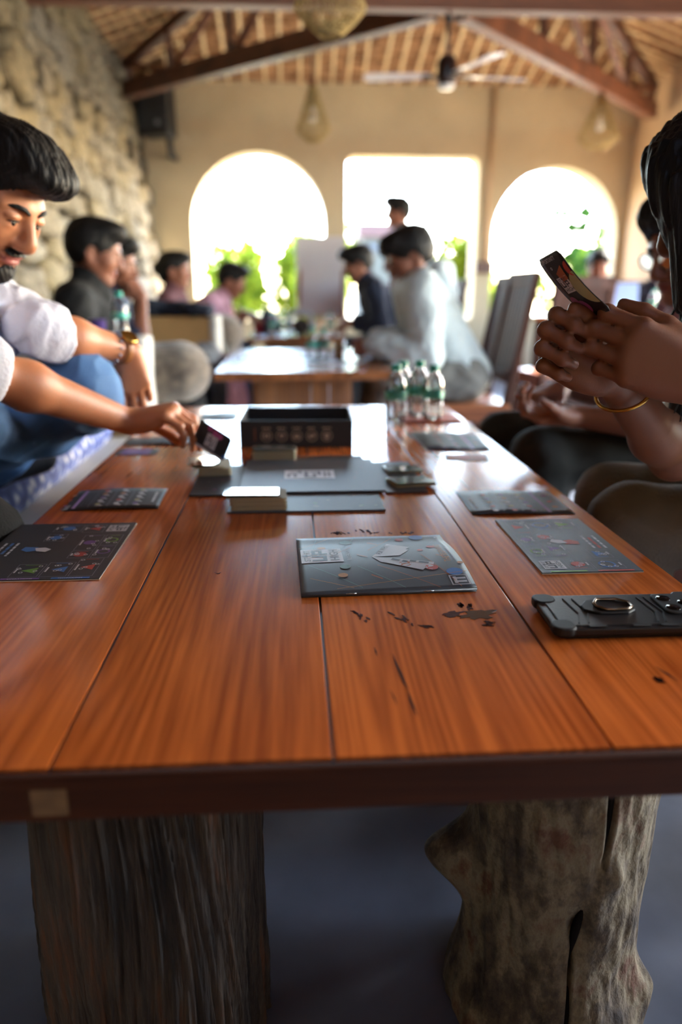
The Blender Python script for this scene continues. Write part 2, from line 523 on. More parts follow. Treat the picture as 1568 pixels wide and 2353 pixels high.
# wicker pendant lamps
M['wicker'] = mat('pale_wicker', '#b7a068', 0.7, var=0.3, scale=30)
def pendant(loc, s, top, label, wd=1.0):
    t = thing('pendant_lamp', label, 'lamp', loc, 0.3 * s, 'woven drop-shaped pendant lamps')
    prof = [(0.020, 0.42), (0.046, 0.345), (0.080, 0.25), (0.112, 0.16), (0.138, 0.088), (0.108, 0.052), (0.070, 0.018), (0.045, 0.0)]
    prof = [(r * s * wd, z * s) for r, z in prof]
    sh = MB(); n = 26
    for k in range(n):
        for tw in (-1, 1):
            sh.tube([(r * math.cos(2 * math.pi * k / n + tw * 0.9 * (1 - i / 7)), r * math.sin(2 * math.pi * k / n + tw * 0.9 * (1 - i / 7)), z) for i, (r, z) in enumerate(prof)], 0.0026 * s, 4, False)
    for (r, z) in prof[::1]:
        sh.tube([(r * math.cos(2 * math.pi * k / 20), r * math.sin(2 * math.pi * k / 20), z) for k in range(21)], 0.0032 * s, 4, False)
    sh.build('shade', M['wicker'], t, True)
    MB().lathe([(0.0, 0.45 * s), (0.02 * s, 0.45 * s), (0.034 * s, 0.36 * s), (0.03 * s, 0.355 * s)], 14).build('collar', mat('lamp_collar', '#6e3a28', 0.6), t, True)
    MB().lathe([(0.0, 0.14 * s), (0.028 * s, 0.155 * s), (0.033 * s, 0.19 * s), (0.018 * s, 0.235 * s), (0.014 * s, 0.27 * s), (0, 0.27 * s)], 14).build('bulb', mat('bulb_glass', '#e8e4d8', 0.15), t, True)
    MB().tube([(0, 0, 0.27 * s), (0, 0, top - loc[2])], 0.006, 6).build('cord', M['black'], t, True)
    return t
pendant((0.165, 6.0, 1.965), 0.92, 3.3, 'small woven drop pendant lamp hanging before the wall above the first arched window')
pendant((2.515, 6.54, 2.03), 0.95, 2.45, 'woven drop pendant lamp hanging under the brown hip truss near the second arch', 1.28)
pendant((0.155, 3.2, 1.845), 0.98, 3.36, 'woven pendant lamp hanging closest to the long cross beam, cut by the roof line')

# ceiling fan
t = thing('ceiling_fan', 'white-bladed ceiling fan with dark motor on a rod below the truss joint', 'fan', (0.945, 4.98, 2.16))
MB().tube([(0, 0, 0.05), (0, 0, 0.36)], 0.011, 8).build('rod', mat('fan_rod', '#3a3a3c', 0.4), t, True)
MB().lathe([(0.012, 0.27), (0.045, 0.33), (0.045, 0.37), (0.0, 0.375)], 18).build('canopy', M['black'], t, True)
MB().lathe([(0, -0.055), (0.052, -0.05), (0.060, -0.02), (0.060, 0.07), (0.045, 0.10), (0.015, 0.115), (0, 0.115)], 24).build('motor', mat('fan_motor', '#2c1a18', 0.3), t, True)
MB().lathe([(0, -0.075), (0.040, -0.070), (0.053, -0.052), (0, -0.050)], 24).build('bottom_cap', mat('fan_cap', '#dcdcdc', 0.2), t, True)
for k, an in enumerate((8, 172, -66)):
    a = R(an); Mz = Matrix.Rotation(a, 3, 'Z') @ Matrix.Rotation(R(9), 3, 'X')
    MB().prism([(0.10, -0.035), (0.48, -0.058), (0.50, -0.03), (0.50, 0.03), (0.48, 0.055), (0.10, 0.035)], -0.003, 0.003, Mz).build('blade', mat('fan_blade', '#e4e4e8', 0.18), t, bevel=0.002)
    MB().prism([(0.05, -0.018), (0.15, -0.025), (0.15, 0.025), (0.05, 0.018)], -0.008, -0.002, Mz).build('blade_arm', M['black'], t)
# ================================================================== the big game table
TZ = 0.58
TX0, TX1, TY0, TY1 = -0.399, 0.459, 0.474, 2.25
tbl = thing('plank_table', 'long low varnished table of four orange-brown planks standing on tree trunk legs', 'table', (0.03, 1.36, 0))
def tl(p): return (p[0] - 0.03, p[1] - 1.36, p[2])
seams = [TX0, -0.185, 0.0235, 0.2385, TX1]
planks = []
for k in range(4):
    a, b_ = seams[k] + 0.0012, seams[k + 1] - 0.0012
    o = MB().box((0, 0, 0), (b_ - a, TY1 - TY0 - 0.004, 0.034)).build('plank', M['table'], tbl, bevel=0.0007, loc=tl(((a + b_) / 2, (TY0 + TY1) / 2 + 0.002, TZ - 0.017)))
    planks.append(o)
    if k:
        MB().box(tl((seams[k], (TY0 + TY1) / 2, TZ - 0.012)), (0.004, TY1 - TY0 - 0.01, 0.018)).build('joint_strip', M['hole'], tbl)
for yy in (TY0 - 0.004, TY1 + 0.004):
    MB().box(tl(((TX0 + TX1) / 2, yy, TZ - 0.0185)), (TX1 - TX0, 0.010, 0.037)).build('end_board', M['table_edge'], tbl, bevel=0.003)
MB().box(tl((-0.183, TY0 - 0.0087, TZ - 0.020)), (0.026, 0.001, 0.022)).build('edge_plug', mat('pale_filler', '#6d5233', 0.6, var=0.4, scale=60), tbl)
for xx in (TX0 + 0.02, TX1 - 0.02):
    MB().box(tl((xx, (TY0 + TY1) / 2, TZ - 0.048)), (0.03, TY1 - TY0 - 0.3, 0.03)).build('batten', M['table_edge'], tbl)

# cracks, gouges and the knot in the third plank
def blotch(name, cx, cy, sx, sy, seed, material, rot=0.0, n=22, rag=0.35, z=0.0004):
    rgx = random.Random(seed); pts = []
    for k in range(n):
        a = 2 * math.pi * k / n
        f = 1 + rgx.uniform(-rag, rag)
        x, y = sx * f * math.cos(a), sy * f * math.sin(a)
        pts.append((x * math.cos(rot) - y * math.sin(rot), x * math.sin(rot) + y * math.cos(rot)))
    return MB().prism(pts, 0, z).build(name, material, tbl, loc=tl((cx, cy, TZ)))
M['knot'] = mat('resin_knot', '#2c1710', 0.12, var=0.5, scale=200, coat=0.6)
M['gouge'] = mat('gouged_wood', '#4a2113', 0.8, spec=0.15, var=0.4, scale=200)
blotch('knot', 0.193, 0.724, 0.021, 0.0105, 1, M['knot'], 0.25)
blotch('knot', 0.166, 0.727, 0.012, 0.006, 2, M['gouge'], 0.3)
for k, (x, y, sx, sy, ro) in enumerate([(0.067, 0.728, 0.006, 0.016, 0.4), (0.112, 0.716, 0.007, 0.022, 0.5), (0.131, 0.700, 0.004, 0.010, 0.6), (0.197, 0.700, 0.009, 0.004, 0.9), (0.188, 0.745, 0.003, 0.008, 0.1), (0.18, 0.75, 0.002, 0.006, 0),
                                        (0.075, 1.018, 0.030, 0.007, 0.1), (0.118, 1.012, 0.020, 0.006, -0.2), (0.055, 1.012, 0.008, 0.004, 0), (0.155, 1.008, 0.014, 0.003, 0.1)]):
    rgy = random.Random(60 + k)
    for q in range(7):
        a_, b2_ = rgy.uniform(-0.9, 0.9) * sx, rgy.uniform(-0.9, 0.9) * sy
        blotch('gouge', x + a_ * math.cos(ro) - b2_ * math.sin(ro), y + a_ * math.sin(ro) + b2_ * math.cos(ro), rgy.uniform(0.0008, 0.0022), rgy.uniform(0.002, 0.0055), 20 + 10 * k + q, M['gouge'], ro + rgy.uniform(-0.5, 0.5), 10, 0.5)
M['crack'] = mat('crack_dark', '#2a1712', 0.8, spec=0.1)
def crack(pts, w):
    m = MB(); n = len(pts)
    L = []
    for i, (x, y) in enumerate(pts):
        ww = w * math.sin(math.pi * (i + 0.15) / (n - 0.7))
        L.append((x - ww, y)); L.append((x + ww, y))
    for i in range(n - 1):
        a, b2, c, d = L[2 * i], L[2 * i + 1], L[2 * i + 3], L[2 * i + 2]
        m.add([tl((*q, TZ + 0.0003)) for q in (a, b2, c, d)], [(0, 1, 2, 3)])
    m.build('crack', M['crack'], tbl)
crack([(0.0895, 0.640), (0.090, 0.620), (0.0915, 0.600), (0.0925, 0.585), (0.0945, 0.572)], 0.0013)
crack([(0.0938, 0.570), (0.0938, 0.555), (0.0945, 0.543), (0.0955, 0.530)], 0.0012)
crack([(0.073, 0.655), (0.0735, 0.645), (0.0738, 0.636)], 0.0008)
crack([(0.0785, 0.573), (0.080, 0.560), (0.081, 0.548)], 0.0007)
crack([(-0.37, 0.70), (-0.362, 0.66), (-0.357, 0.62)], 0.0012)
crack([(-0.105, 0.868), (-0.099, 0.862), (-0.096, 0.868)], 0.0012)
crack([(0.330, 0.60), (0.3345, 0.585), (0.338, 0.572)], 0.0012)
blotch('knot', -0.352, 0.655, 0.008, 0.007, 7, M['knot'], 0)
blotch('knot', 0.322, 0.575, 0.004, 0.006, 8, M['knot'], 0)

# tree-trunk legs
def trunk_leg(cx, cy, kind, z1):
    nu, nv = 420, 230
    th = np.linspace(0, 2 * np.pi, nu, endpoint=False)[None, :]
    zz = np.linspace(0, z1, nv)[:, None]
    rs = np.random.RandomState(3 if kind == 'bark' else 8)
    def pn(a, b_, n, s):
        o = 0
        for _ in range(n):
            k = rs.randint(a[0], a[1] + 1); kz = rs.uniform(*b_); o = o + np.sin(k * th * 1.0 + kz * zz + rs.uniform(0, 6.3)) / n
        return o * s
    if kind == 'bark':
        tw = th + 0.20 * (zz - 0.3) + 0.05 * np.sin(9 * zz + 3 * th)
        r = 0.128 + 0.010 * np.cos(2 * th + 0.5) + pn((2, 4), (-4, 4), 4, 0.016)
        ridge = 0
        for k, am in ((31, 0.35), (53, 0.5), (87, 0.5), (127, 0.4)):
            ridge = ridge + am * np.abs(np.sin(0.5 * k * tw + 1.3 * np.sin(6 * zz + k) + 0.9 * np.sin(3.1 * th + 11 * zz)))
        r = r + 0.0070 * (ridge - 1.0)
        r = r + pn((20, 90), (-30, 30), 12, 0.004)
    else:
        r = 0.106 + 0.022 * np.exp(-((zz - 0.0) / 0.07) ** 2) + 0.012 * np.clip((zz - 0.25) / 0.3, 0, 1) + pn((1, 3), (-5, 5), 4, 0.012)
        r = r + pn((4, 12), (-40, 40), 10, 0.006) + pn((14, 50), (-90, 90), 16, 0.004)
        def bump(t0, z0, wt, wz, am):
            dt = (th - t0 + np.pi) % (2 * np.pi) - np.pi
            return am * np.exp(-(dt / wt) ** 2 - ((zz - z0) / wz) ** 2)
        r = r + bump(R(166), 0.212, 0.28, 0.036, 0.048) + bump(R(162), 0.178, 0.25, 0.03, 0.020)
        r = r + bump(R(-25), 0.06, 0.2, 0.03, 0.018) + bump(R(-70), 0.22, 0.3, 0.05, 0.008) - bump(R(-95), 0.21, 0.10, 0.03, 0.012) + bump(R(-75), 0.285, 0.12, 0.02, 0.010)
        tc = R(-90) + 0.22 * (zz - 0.25) / 0.25 + 0.05 * np.sin(25 * zz)
        dt = (th - tc + np.pi) % (2 * np.pi) - np.pi
        wdt = 0.016 + 0.016 * np.clip((zz - 0.22) / 0.2, 0, 1)
        on = np.clip(1.4 * np.sin(17 * zz + 0.6) + 0.9, 0, 1)
        r = r - 0.030 * on * np.exp(-(dt / wdt) ** 2)
    r = r + 0 * zz
    V = np.stack([cx + r * np.cos(th), cy + r * np.sin(th), np.broadcast_to(zz, r.shape)], -1).reshape(-1, 3)
    V = V - np.array([0.03, 1.36, 0])
    Q = grid_quads(nu, nv, True)
    return fast_mesh('trunk_leg', V, Q, M['bark' if kind == 'bark' else 'driftwood'], tbl)
def bark_mat(name, cols, stretch, bscale, bst, scale=14):
    m, n, l, b = new_mat(name)
    tc = n.new('ShaderNodeTexCoord'); mp = n.new('ShaderNodeMapping'); mp.inputs['Scale'].default_value = stretch
    l.new(tc.outputs['Object'], mp.inputs[0])
    t = n.new('ShaderNodeTexNoise'); t.inputs['Scale'].default_value = scale; t.inputs['Detail'].default_value = 9; t.inputs['Roughness'].default_value = 0.65
    l.new(mp.outputs[0], t.inputs['Vector'])
    rp = n.new('ShaderNodeValToRGB')
    cr = rp.color_ramp
    while len(cr.elements) < len(cols): cr.elements.new(0.5)
    for i, (p, c) in enumerate(cols):
        cr.elements[i].position = p; cr.elements[i].color = c4(srgb(c))
    l.new(t.outputs[0], rp.inputs[0]); l.new(rp.outputs[0], b.inputs['Base Color'])
    t2 = n.new('ShaderNodeTexNoise'); t2.inputs['Scale'].default_value = bscale; t2.inputs['Detail'].default_value = 8
    l.new(mp.outputs[0], t2.inputs['Vector'])
    bp = n.new('ShaderNodeBump'); bp.inputs['Strength'].default_value = bst; bp.inputs['Distance'].default_value = 0.02
    l.new(t2.outputs[0], bp.inputs['Height']); l.new(bp.outputs[0], b.inputs['Normal'])
    b.inputs['Roughness'].default_value = 0.85
    return m
M['bark'] = bark_mat('fibrous_bark', [(0.36, '#0f0c0a'), (0.46, '#2a221c'), (0.54, '#3d342b'), (0.64, '#553520')], (1, 1, 0.10), 60, 1.0, 30)
M['driftwood'] = bark_mat('bare_trunk_wood', [(0.36, '#1c140d'), (0.46, '#433829'), (0.54, '#655b46'), (0.64, '#4a2c18')], (1, 1, 0.7), 30, 0.7, 16)
trunk_leg(-0.185, 0.765, 'bark', 0.545)
bare = trunk_leg(0.322, 0.765, 'bare', 0.545)
for za, zb in ((0.30, 0.53), (0.17, 0.245), (0.02, 0.12)):  # black tubes stand in for the shade deep in the carved crack
    pts = []
    for q in range(14):
        z = za + (zb - za) * q / 13
        a = R(-90) + 0.22 * (z - 0.25) / 0.25 + 0.05 * math.sin(25 * z)
        rr = 0.099 + 0.012 * min(1, max(0, (z - 0.25) / 0.3)) + 0.022 * math.exp(-(z / 0.07) ** 2)
        pts.append((0.322 + rr * math.cos(a) - 0.03, 0.765 + rr * math.sin(a) - 1.36, z))
    MB().tube(pts, [0.0008 + 0.0042 * math.sin(math.pi * (q + 0.5) / 14) for q in range(14)], 6).build('crack_shade_fill', mat('crack_shade_black', '#0c0806', 0.9, spec=0.1), bare, True)
trunk_leg(-0.17, 1.95, 'bark', 0.545)
trunk_leg(0.25, 1.95, 'bare', 0.545)

# ------------------------------------------------------------------ printed matter
def text_mesh(body, size, bold=False):
    cu = bpy.data.curves.new('t', 'FONT'); cu.body = body; cu.size = size
    cu.align_x = 'LEFT'; cu.offset = 0.012 * size if bold else 0.0; cu.resolution_u = 2
    o = bpy.data.objects.new('t', cu); COL.objects.link(o)
    bpy.context.view_layer.update()
    me = bpy.data.meshes.new_from_object(o.evaluated_get(bpy.context.evaluated_depsgraph_get()))
    vs = [v.co.copy() for v in me.vertices]; fs = [tuple(p.vertices) for p in me.polygons]
    bpy.data.objects.remove(o); bpy.data.meshes.remove(me)
    return vs, fs

class Print:
    """flat print laid on a surface: u runs along the text, v is up; surf maps (u, v) to 3-D"""
    def __init__(s, surf):
        s.surf = surf; s.c = {}
    def _put(s, key, vs, fs, lift):
        vs = [tuple(s.surf(x, y, lift)) for x, y in vs]
        s.c.setdefault(key, MB()).add(vs, fs)
    def rect(s, c, u0, v0, u1, v1, lift=1):
        nx = max(1, int(abs(u1 - u0) / 0.02)); ny = max(1, int(abs(v1 - v0) / 0.02))
        vs = [(u0 + (u1 - u0) * i / nx, v0 + (v1 - v0) * j / ny) for j in range(ny + 1) for i in range(nx + 1)]
        fs = [(j * (nx + 1) + i, j * (nx + 1) + i + 1, (j + 1) * (nx + 1) + i + 1, (j + 1) * (nx + 1) + i) for j in range(ny) for i in range(nx)]
        s._put(c, vs, fs, lift)
    def frame(s, c, u0, v0, u1, v1, w, lift=1):
        s.rect(c, u0, v0, u1, v0 + w, lift); s.rect(c, u0, v1 - w, u1, v1, lift); s.rect(c, u0, v0, u0 + w, v1, lift); s.rect(c, u1 - w, v0, u1, v1, lift)
    def poly(s, c, pts, lift=1):
        from mathutils.geometry import tessellate_polygon
        tri = [[pts[i] for i in t] for t in tessellate_polygon([[Vector((x, y, 0)) for x, y in pts]])]
        out = []
        while tri:
            t = tri.pop()
            e = [math.dist(t[i], t[(i + 1) % 3]) for i in range(3)]
            m = max(range(3), key=lambda i: e[i])
            if e[m] > 0.012 and len(out) + len(tri) < 400:
                a, b, c_ = t[m], t[(m + 1) % 3], t[(m + 2) % 3]; q = ((a[0] + b[0]) / 2, (a[1] + b[1]) / 2)
                tri += [[a, q, c_], [q, b, c_]]
            else: out.append(t)
        s._put(c, [p for t in out for p in t], [(3 * i, 3 * i + 1, 3 * i + 2) for i in range(len(out))], lift)
    def line(s, c, a, b, w, lift=1):
        dx, dy = b[0] - a[0], b[1] - a[1]; L = math.hypot(dx, dy); nx, ny = -dy / L * w / 2, dx / L * w / 2
        n = max(1, int(L / 0.02)); vs = []
        for i in range(n + 1):
            x, y = a[0] + dx * i / n, a[1] + dy * i / n
            vs += [(x + nx, y + ny), (x - nx, y - ny)]
        s._put(c, vs, [(2 * i, 2 * i + 1, 2 * i + 3, 2 * i + 2) for i in range(n)], lift)
    def disc(s, c, u, v, r, lift=1, a0=0, a1=360, n=14):
        pts = [(u + r * math.cos(R(a0 + (a1 - a0) * k / n)), v + r * math.sin(R(a0 + (a1 - a0) * k / n))) for k in range(n if a1 - a0 == 360 else n + 1)]
        s.poly(c, pts, lift)
    def ring(s, c, u, v, r, w, lift=1, n=18):
        vs = []
        for k in range(n):
            a = 2 * math.pi * k / n
            vs += [(u + r * math.cos(a), v + r * math.sin(a)), (u + (r - w) * math.cos(a), v + (r - w) * math.sin(a))]
        s._put(c, vs, [(2 * k, 2 * ((k + 1) % n), 2 * ((k + 1) % n) + 1, 2 * k + 1) for k in range(n)], lift)
    def text(s, c, body, u, v, size, width=None, rot=0.0, lift=1, bold=False):
        vs, fs = text_mesh(body, size, bold)
        if not vs: return
        if width:
            w = max(p.x for p in vs) or 1; k = width / w
        else: k = 1
        cr, sr = math.cos(rot), math.sin(rot)
        s._put(c, [(u + p.x * k * cr - p.y * sr, v + p.x * k * sr + p.y * cr) for p in vs], fs, lift)
    def bars(s, c, u, v, size, width, rot=0.0, lift=1, seed=0):
        """a line of small print too fine to read"""
        r_ = random.Random(seed + int(width * 1e5)); x = 0.0; cr, sr = math.cos(rot), math.sin(rot)
        while x < width - 0.001:
            L = min(r_.uniform(0.8, 2.2) * size, width - x)
            q = [(x, 0), (x + L, 0), (x + L, size * 0.6), (x, size * 0.6)]
            s._put(c, [(u + a * cr - b * sr, v + a * sr + b * cr) for a, b in q], [(0, 1, 2, 3)], lift)
            x += L + size * 0.4
    def logo(s, u, v, w, bg='p_white', ink='p_ink'):
        """the stacked START / UP / HIGH mark; (u, v) lower left, w wide along the text"""
        h = w * 0.62 * 2.6 / 2.6
        W, H = w, w * 1.0 if False else w * 0.95
        s.rect(bg, u, v, u + W, v + H)
        t = W / 10
        y3 = v + 0.9 * t                              # HIGH
        s.text(ink, 'HIGH', u + 0.9 * t, y3, 2.9 * t, 8.2 * t, lift=2, bold=True)
        y2 = v + 3.6 * t                              # UP as block strokes
        for a in [(0.9, 0, 1.8, 3.4), (0.9, 0, 4.6, 0.9), (3.7, 0, 4.6, 3.4), (5.4, -0.2, 6.3, 3.4), (5.4, 2.6, 8.9, 3.4), (8.1, 1.0, 8.9, 3.4), (5.4, 1.0, 8.9, 1.7)]:
            s.rect(ink, u + a[0] * t, y2 + a[1] * t, u + a[2] * t, y2 + a[3] * t, 2)
        y1 = v + 7.4 * t                              # ST^RT
        s.text(ink, 'ST', u + 0.9 * t, y1, 2.0 * t, 2.7 * t, lift=2, bold=True)
        s.poly(ink, [(u + 3.8 * t, y1 + 0.6 * t), (u + 6.0 * t, y1 + 0.6 * t), (u + 4.9 * t, y1 + 2.0 * t)], 2)
        s.rect(ink, u + 4.6 * t, y1 - 0.5 * t, u + 5.2 * t, y1 + 0.6 * t, 2)
        s.text(ink, 'RT', u + 6.3 * t, y1, 2.0 * t, 2.6 * t, lift=2, bold=True)
    def build(s, parent):
        for key, m in s.c.items():
            m.build('print', M[key], parent)['kind'] = 'stuff'

def flat_surf(o, u, v, z=0.0):
    o = Vector(o); u = Vector(u); v = Vector(v); n = u.cross(v).normalized()
    return lambda x, y, lift: o + u * x + v * y + n * (0.0002 * lift + z)

# rule booklet: spine towards the camera, cover text rising away from the camera
bk = thing('rule_booklet', 'slate grey square game rulebook with white logo lying alone on the planks', 'booklet', (0.102, 0.885, TZ), R(1.5))
BW, BD = 0.204, 0.202
def bk_z(x, y):     # x right, y away, origin centre; gentle bulge of the closed booklet
    t = (y + BD / 2) / BD; sx = (x + BW / 2) / BW
    return 0.0030 + 0.0065 * math.sin(math.pi * min(1, t * 1.15)) * (0.75 + 0.4 * sx) + 0.003 * sx * (1 - t)
for k, nm, mt, dz in ((0, 'back_cover', 'slate_card', -0.0030), (1, 'pages', 'white_edge', -0.0012), (2, 'front_cover', 'slate_card', 0.0)):
    nx, ny = 24, 24; V = []; 
    ins = 0.0015 if k == 1 else 0
    for j in range(ny + 1):
        for i in range(nx + 1):
            x = -BW / 2 + ins + (BW - 2 * ins) * i / nx; y = -BD / 2 + ins + (BD - 2 * ins) * j / ny
            z = bk_z(x, y) + dz
            if k == 0: z = 0.0006 + 0.15 * (bk_z(x, y) - 0.003)
            V.append((x, y, z))
    o = fast_mesh(nm, V, grid_quads(nx + 1, ny + 1), M[mt], bk)
    sm = o.modifiers.new('thick', 'SOLIDIFY'); sm.thickness = 0.0006 if k != 1 else 0.003; sm.offset = -1
    o_cover = o
MB().tube([(-BW / 2, -BD / 2, 0.0018), (BW / 2, -BD / 2, 0.0036)], 0.0016, 8).build('spine', M['slate_card'], bk, True)
for xx in (-0.045, 0.045):
    MB().tube([(xx - 0.006, -BD / 2 - 0.0014, 0.0036), (xx + 0.006, -BD / 2 - 0.0014, 0.0038)], 0.0005, 5).build('staple', M['steel'], bk, True)
def bk_surf(u, v, lift):   # u = away (y), v = left (-x)
    x, y = -v, u
    return Vector((x, y, bk_z(x, y) + 0.0003 + 0.0002 * lift))
pr = Print(bk_surf)
pr.logo(-0.012, 0.045, 0.056)
pr.text('p_mist', 'RULEBOOK', -0.008, 0.034, 0.009, 0.046)
for i, (a, b_, c) in enumerate([((-0.09, 0.06), (-0.06, -0.10), 'p_orange'), ((-0.09, 0.03), (-0.02, 0.09), 'p_teal'), ((-0.095, -0.02), (-0.03, 0.03), 'p_teal'), ((-0.098, -0.06), (-0.03, 0.005), 'p_brick'), ((-0.098, -0.085), (0.0, -0.055), 'p_brick'),
                                ((0.03, 0.05), (0.098, 0.02), 'p_teal'), ((0.05, 0.10), (0.098, 0.055), 'p_orange'), ((0.03, 0.01), (0.09, -0.03), 'p_brick'), ((0.06, -0.05), (0.098, -0.035), 'p_grey'), ((0.03, 0.085), (0.09, 0.075), 'p_teal'), ((-0.06, 0.09), (-0.09, 0.04), 'p_orange'), ((0.02, -0.06), (0.07, -0.085), 'p_grey'), ((0.01, 0.06), (0.05, 0.03), 'p_brick')]):
    pr.line(c, a, b_, 0.0008)
for u, v, r, c in [(0.075, 0.035, 0.009, 'p_teal'), (0.082, -0.04, 0.006, 'p_red'), (0.09, -0.065, 0.010, 'p_blue'), (0.035, -0.075, 0.006, 'p_red'), (0.02, -0.058, 0.004, 'p_red'), (-0.045, -0.06, 0.008, 'p_red'), (-0.03, -0.03, 0.008, 'p_brick'), (-0.06, -0.085, 0.010, 'p_blue'), (-0.03, 0.045, 0.007, 'p_teal'), (0.05, 0.07, 0.006, 'p_orange'), (-0.055, 0.05, 0.006, 'p_orange'), (-0.035, -0.098, 0.004, 'p_orange')]:
    pr.disc(c, u, v, r)
for u, v in [(0.06, 0.0), (-0.07, 0.01), (0.0, 0.02), (-0.015, -0.08)]:
    pr.line('p_brick', (u, v - 0.006), (u + 0.012, v + 0.006), 0.002)
def ribbon(pts, c='p_mist'): pr.poly(c, pts, 1)
ribbon([(0.000, 0.008), (0.060, -0.020), (0.038, -0.047), (0.027, -0.040), (0.024, -0.044), (0.006, -0.032), (0.000, -0.028)])
ribbon([(0.000, 0.008), (-0.012, -0.026), (-0.030, -0.066), (-0.052, -0.060), (-0.046, -0.052), (-0.052, -0.048), (-0.020, 0.0)], 'p_mist')
pr.text('p_ink', 'ASK WHY?', 0.007, -0.004, 0.012, 0.044, rot=-0.42, lift=2, bold=True)
pr.bars('p_ink', -0.014, -0.014, 0.009, 0.022, -2.2, 2)
pr.bars('p_ink', -0.024, -0.036, 0.009, 0.024, -2.0, 2)
pr.text('p_orange', 'THE BEGINNING', -0.030, -0.088, 0.012, 0.075, bold=True)
pr.bars('p_grey', -0.02, -0.094, 0.004, 0.05)
pr.frame('p_mist', -0.094, -0.097, -0.070, -0.075, 0.0015)
pr.rect('p_mist', -0.090, -0.083, -0.074, -0.079); pr.rect('p_mist', -0.088, -0.094, -0.084, -0.081); pr.rect('p_mist', -0.080, -0.094, -0.076, -0.081)
pr.disc('p_mist', 0.088, -0.092, 0.0018); pr.bars('p_grey', 0.058, -0.094, 0.004, 0.026)
pr.build(o_cover)

# player mats
def player_mat(cx, cy, w, d, face, label, seed, col='dark_card', rz=0.0):
    """face=+1: read by someone on the far-left side looking +x; -1: read by someone on the right looking -x"""
    t = thing('player_board', label, 'game board', (cx, cy, TZ), rz)
    bd = MB().box((0, 0, 0.0011), (w, d, 0.0016)).build('board', M[col], t)
    MB().box((0, 0, 0.0005), (w + 0.0006, d + 0.0006, 0.0010)).build('edge', M['white_edge'], t)
    u = Vector((0, -1, 0)) * face; v = Vector((1, 0, 0)) * face
    p = Print(flat_surf((0, 0, 0.002), u, v))
    rgx = random.Random(seed)
    U, V = d / 2, w / 2          # half extents along the text and up
    p.logo(-U + 0.012, V - 0.036, 0.030)
    cols = ['p_red', 'p_blue', 'p_green', 'p_purple']
    # outline of the route
    fw = 0.0011
    cells = [(-U + 0.010, V - 0.070, -U + 0.045, V - 0.040), (-U + 0.010, V - 0.112, -U + 0.040, V - 0.072), (-0.055, V - 0.030, -0.010, V - 0.006), (-0.008, V - 0.030, 0.040, V - 0.006),
             (0.042, V - 0.040, U - 0.008, V - 0.010), (0.055, V - 0.075, U - 0.008, V - 0.042), (0.060, V - 0.112, U - 0.008, V - 0.077), (-0.055, V - 0.060, 0.010, V - 0.032), (0.012, V - 0.060, 0.040, V - 0.032), (-0.062, V - 0.112, -0.030, V - 0.085)]
    for k, (a, b_, c, d2) in enumerate(cells):
        p.frame('p_grey', a, b_, c, d2, fw)
        cc = cols[k % 4]
        mu, mv = (a + c) / 2, (b_ + d2) / 2
        hu, hv = (c - a) / 2, (d2 - b_) / 2
        sh = rgx.randint(0, 2)
        if sh == 0: p.poly(cc, [(mu - 0.010, mv + hv * 0.6), (mu + 0.010, mv + hv * 0.6), (mu, mv - hv * 0.5)])
        elif sh == 1: p.disc(cc, mu, mv, min(hu, hv) * 0.6)
        else: p.ring(cc, mu, mv, min(hu, hv) * 0.75, 0.0028)
        p.line(cc, (a + 0.004, b_ + hv * 0.5), (a + 0.004, d2 - hv * 0.4), 0.0012, 2)
        for _ in range(5):
            x, y = rgx.uniform(a + 0.004, c - 0.005), rgx.uniform(b_ + 0.003, d2 - 0.004)
            p.ring('p_white', x, y, 0.0028, 0.0010, 2, 8)
        p.rect('p_white', mu - hu * 0.3, b_ + 0.002, mu + hu * 0.35, b_ + 0.0042, 2)
    p.bars('p_white', -0.025, -V + 0.026, 0.0055, 0.052)
    p.bars('p_blue' if face > 0 else 'p_red', -0.025, -V + 0.018, 0.0065, 0.046)
    p.bars('p_white', -0.025, -V + 0.010, 0.0055, 0.052)
    # the little rocket hand emblem
    p.poly('p_blue' if face > 0 else 'p_red', [(-0.006, -V + 0.060), (0.006, -V + 0.064), (0.012, -V + 0.050), (0.004, -V + 0.040), (-0.008, -V + 0.042)])
    p.poly('p_white', [(-0.002, -V + 0.057), (0.010, -V + 0.062), (0.014, -V + 0.075), (0.004, -V + 0.080), (-0.004, -V + 0.070)], 2)
    for k, cc in enumerate(('p_blue', 'p_purple') if face > 0 else ('p_green', 'p_red')):
        a = U - 0.0055
        if face > 0: p.text('p_white', ('TECHNOLOGY', 'OPERATIONS')[k], a + 0.0047, V - 0.050 - 0.06 * k, 0.0042, 0.030, rot=math.pi / 2, lift=2, bold=True)
        p.rect(cc, a, V - 0.058 - 0.06 * k - 0.0, a + 0.005, V - 0.012 - 0.06 * k) if face > 0 else p.rect(cc, -a - 0.004, V - 0.058 - 0.06 * k, -a, V - 0.012 - 0.06 * k)
    p.build(bd)
    return t
player_mat(-0.3265, 0.965, 0.170, 0.226, 1, 'dark player board with blue and purple edge bands beside the rulebook side of the bench', 4)
player_mat(0.3645, 0.947, 0.128, 0.222, -1, 'dark player board with red and green edge bands next to the rulebook and phone', 9, 'slate_card')

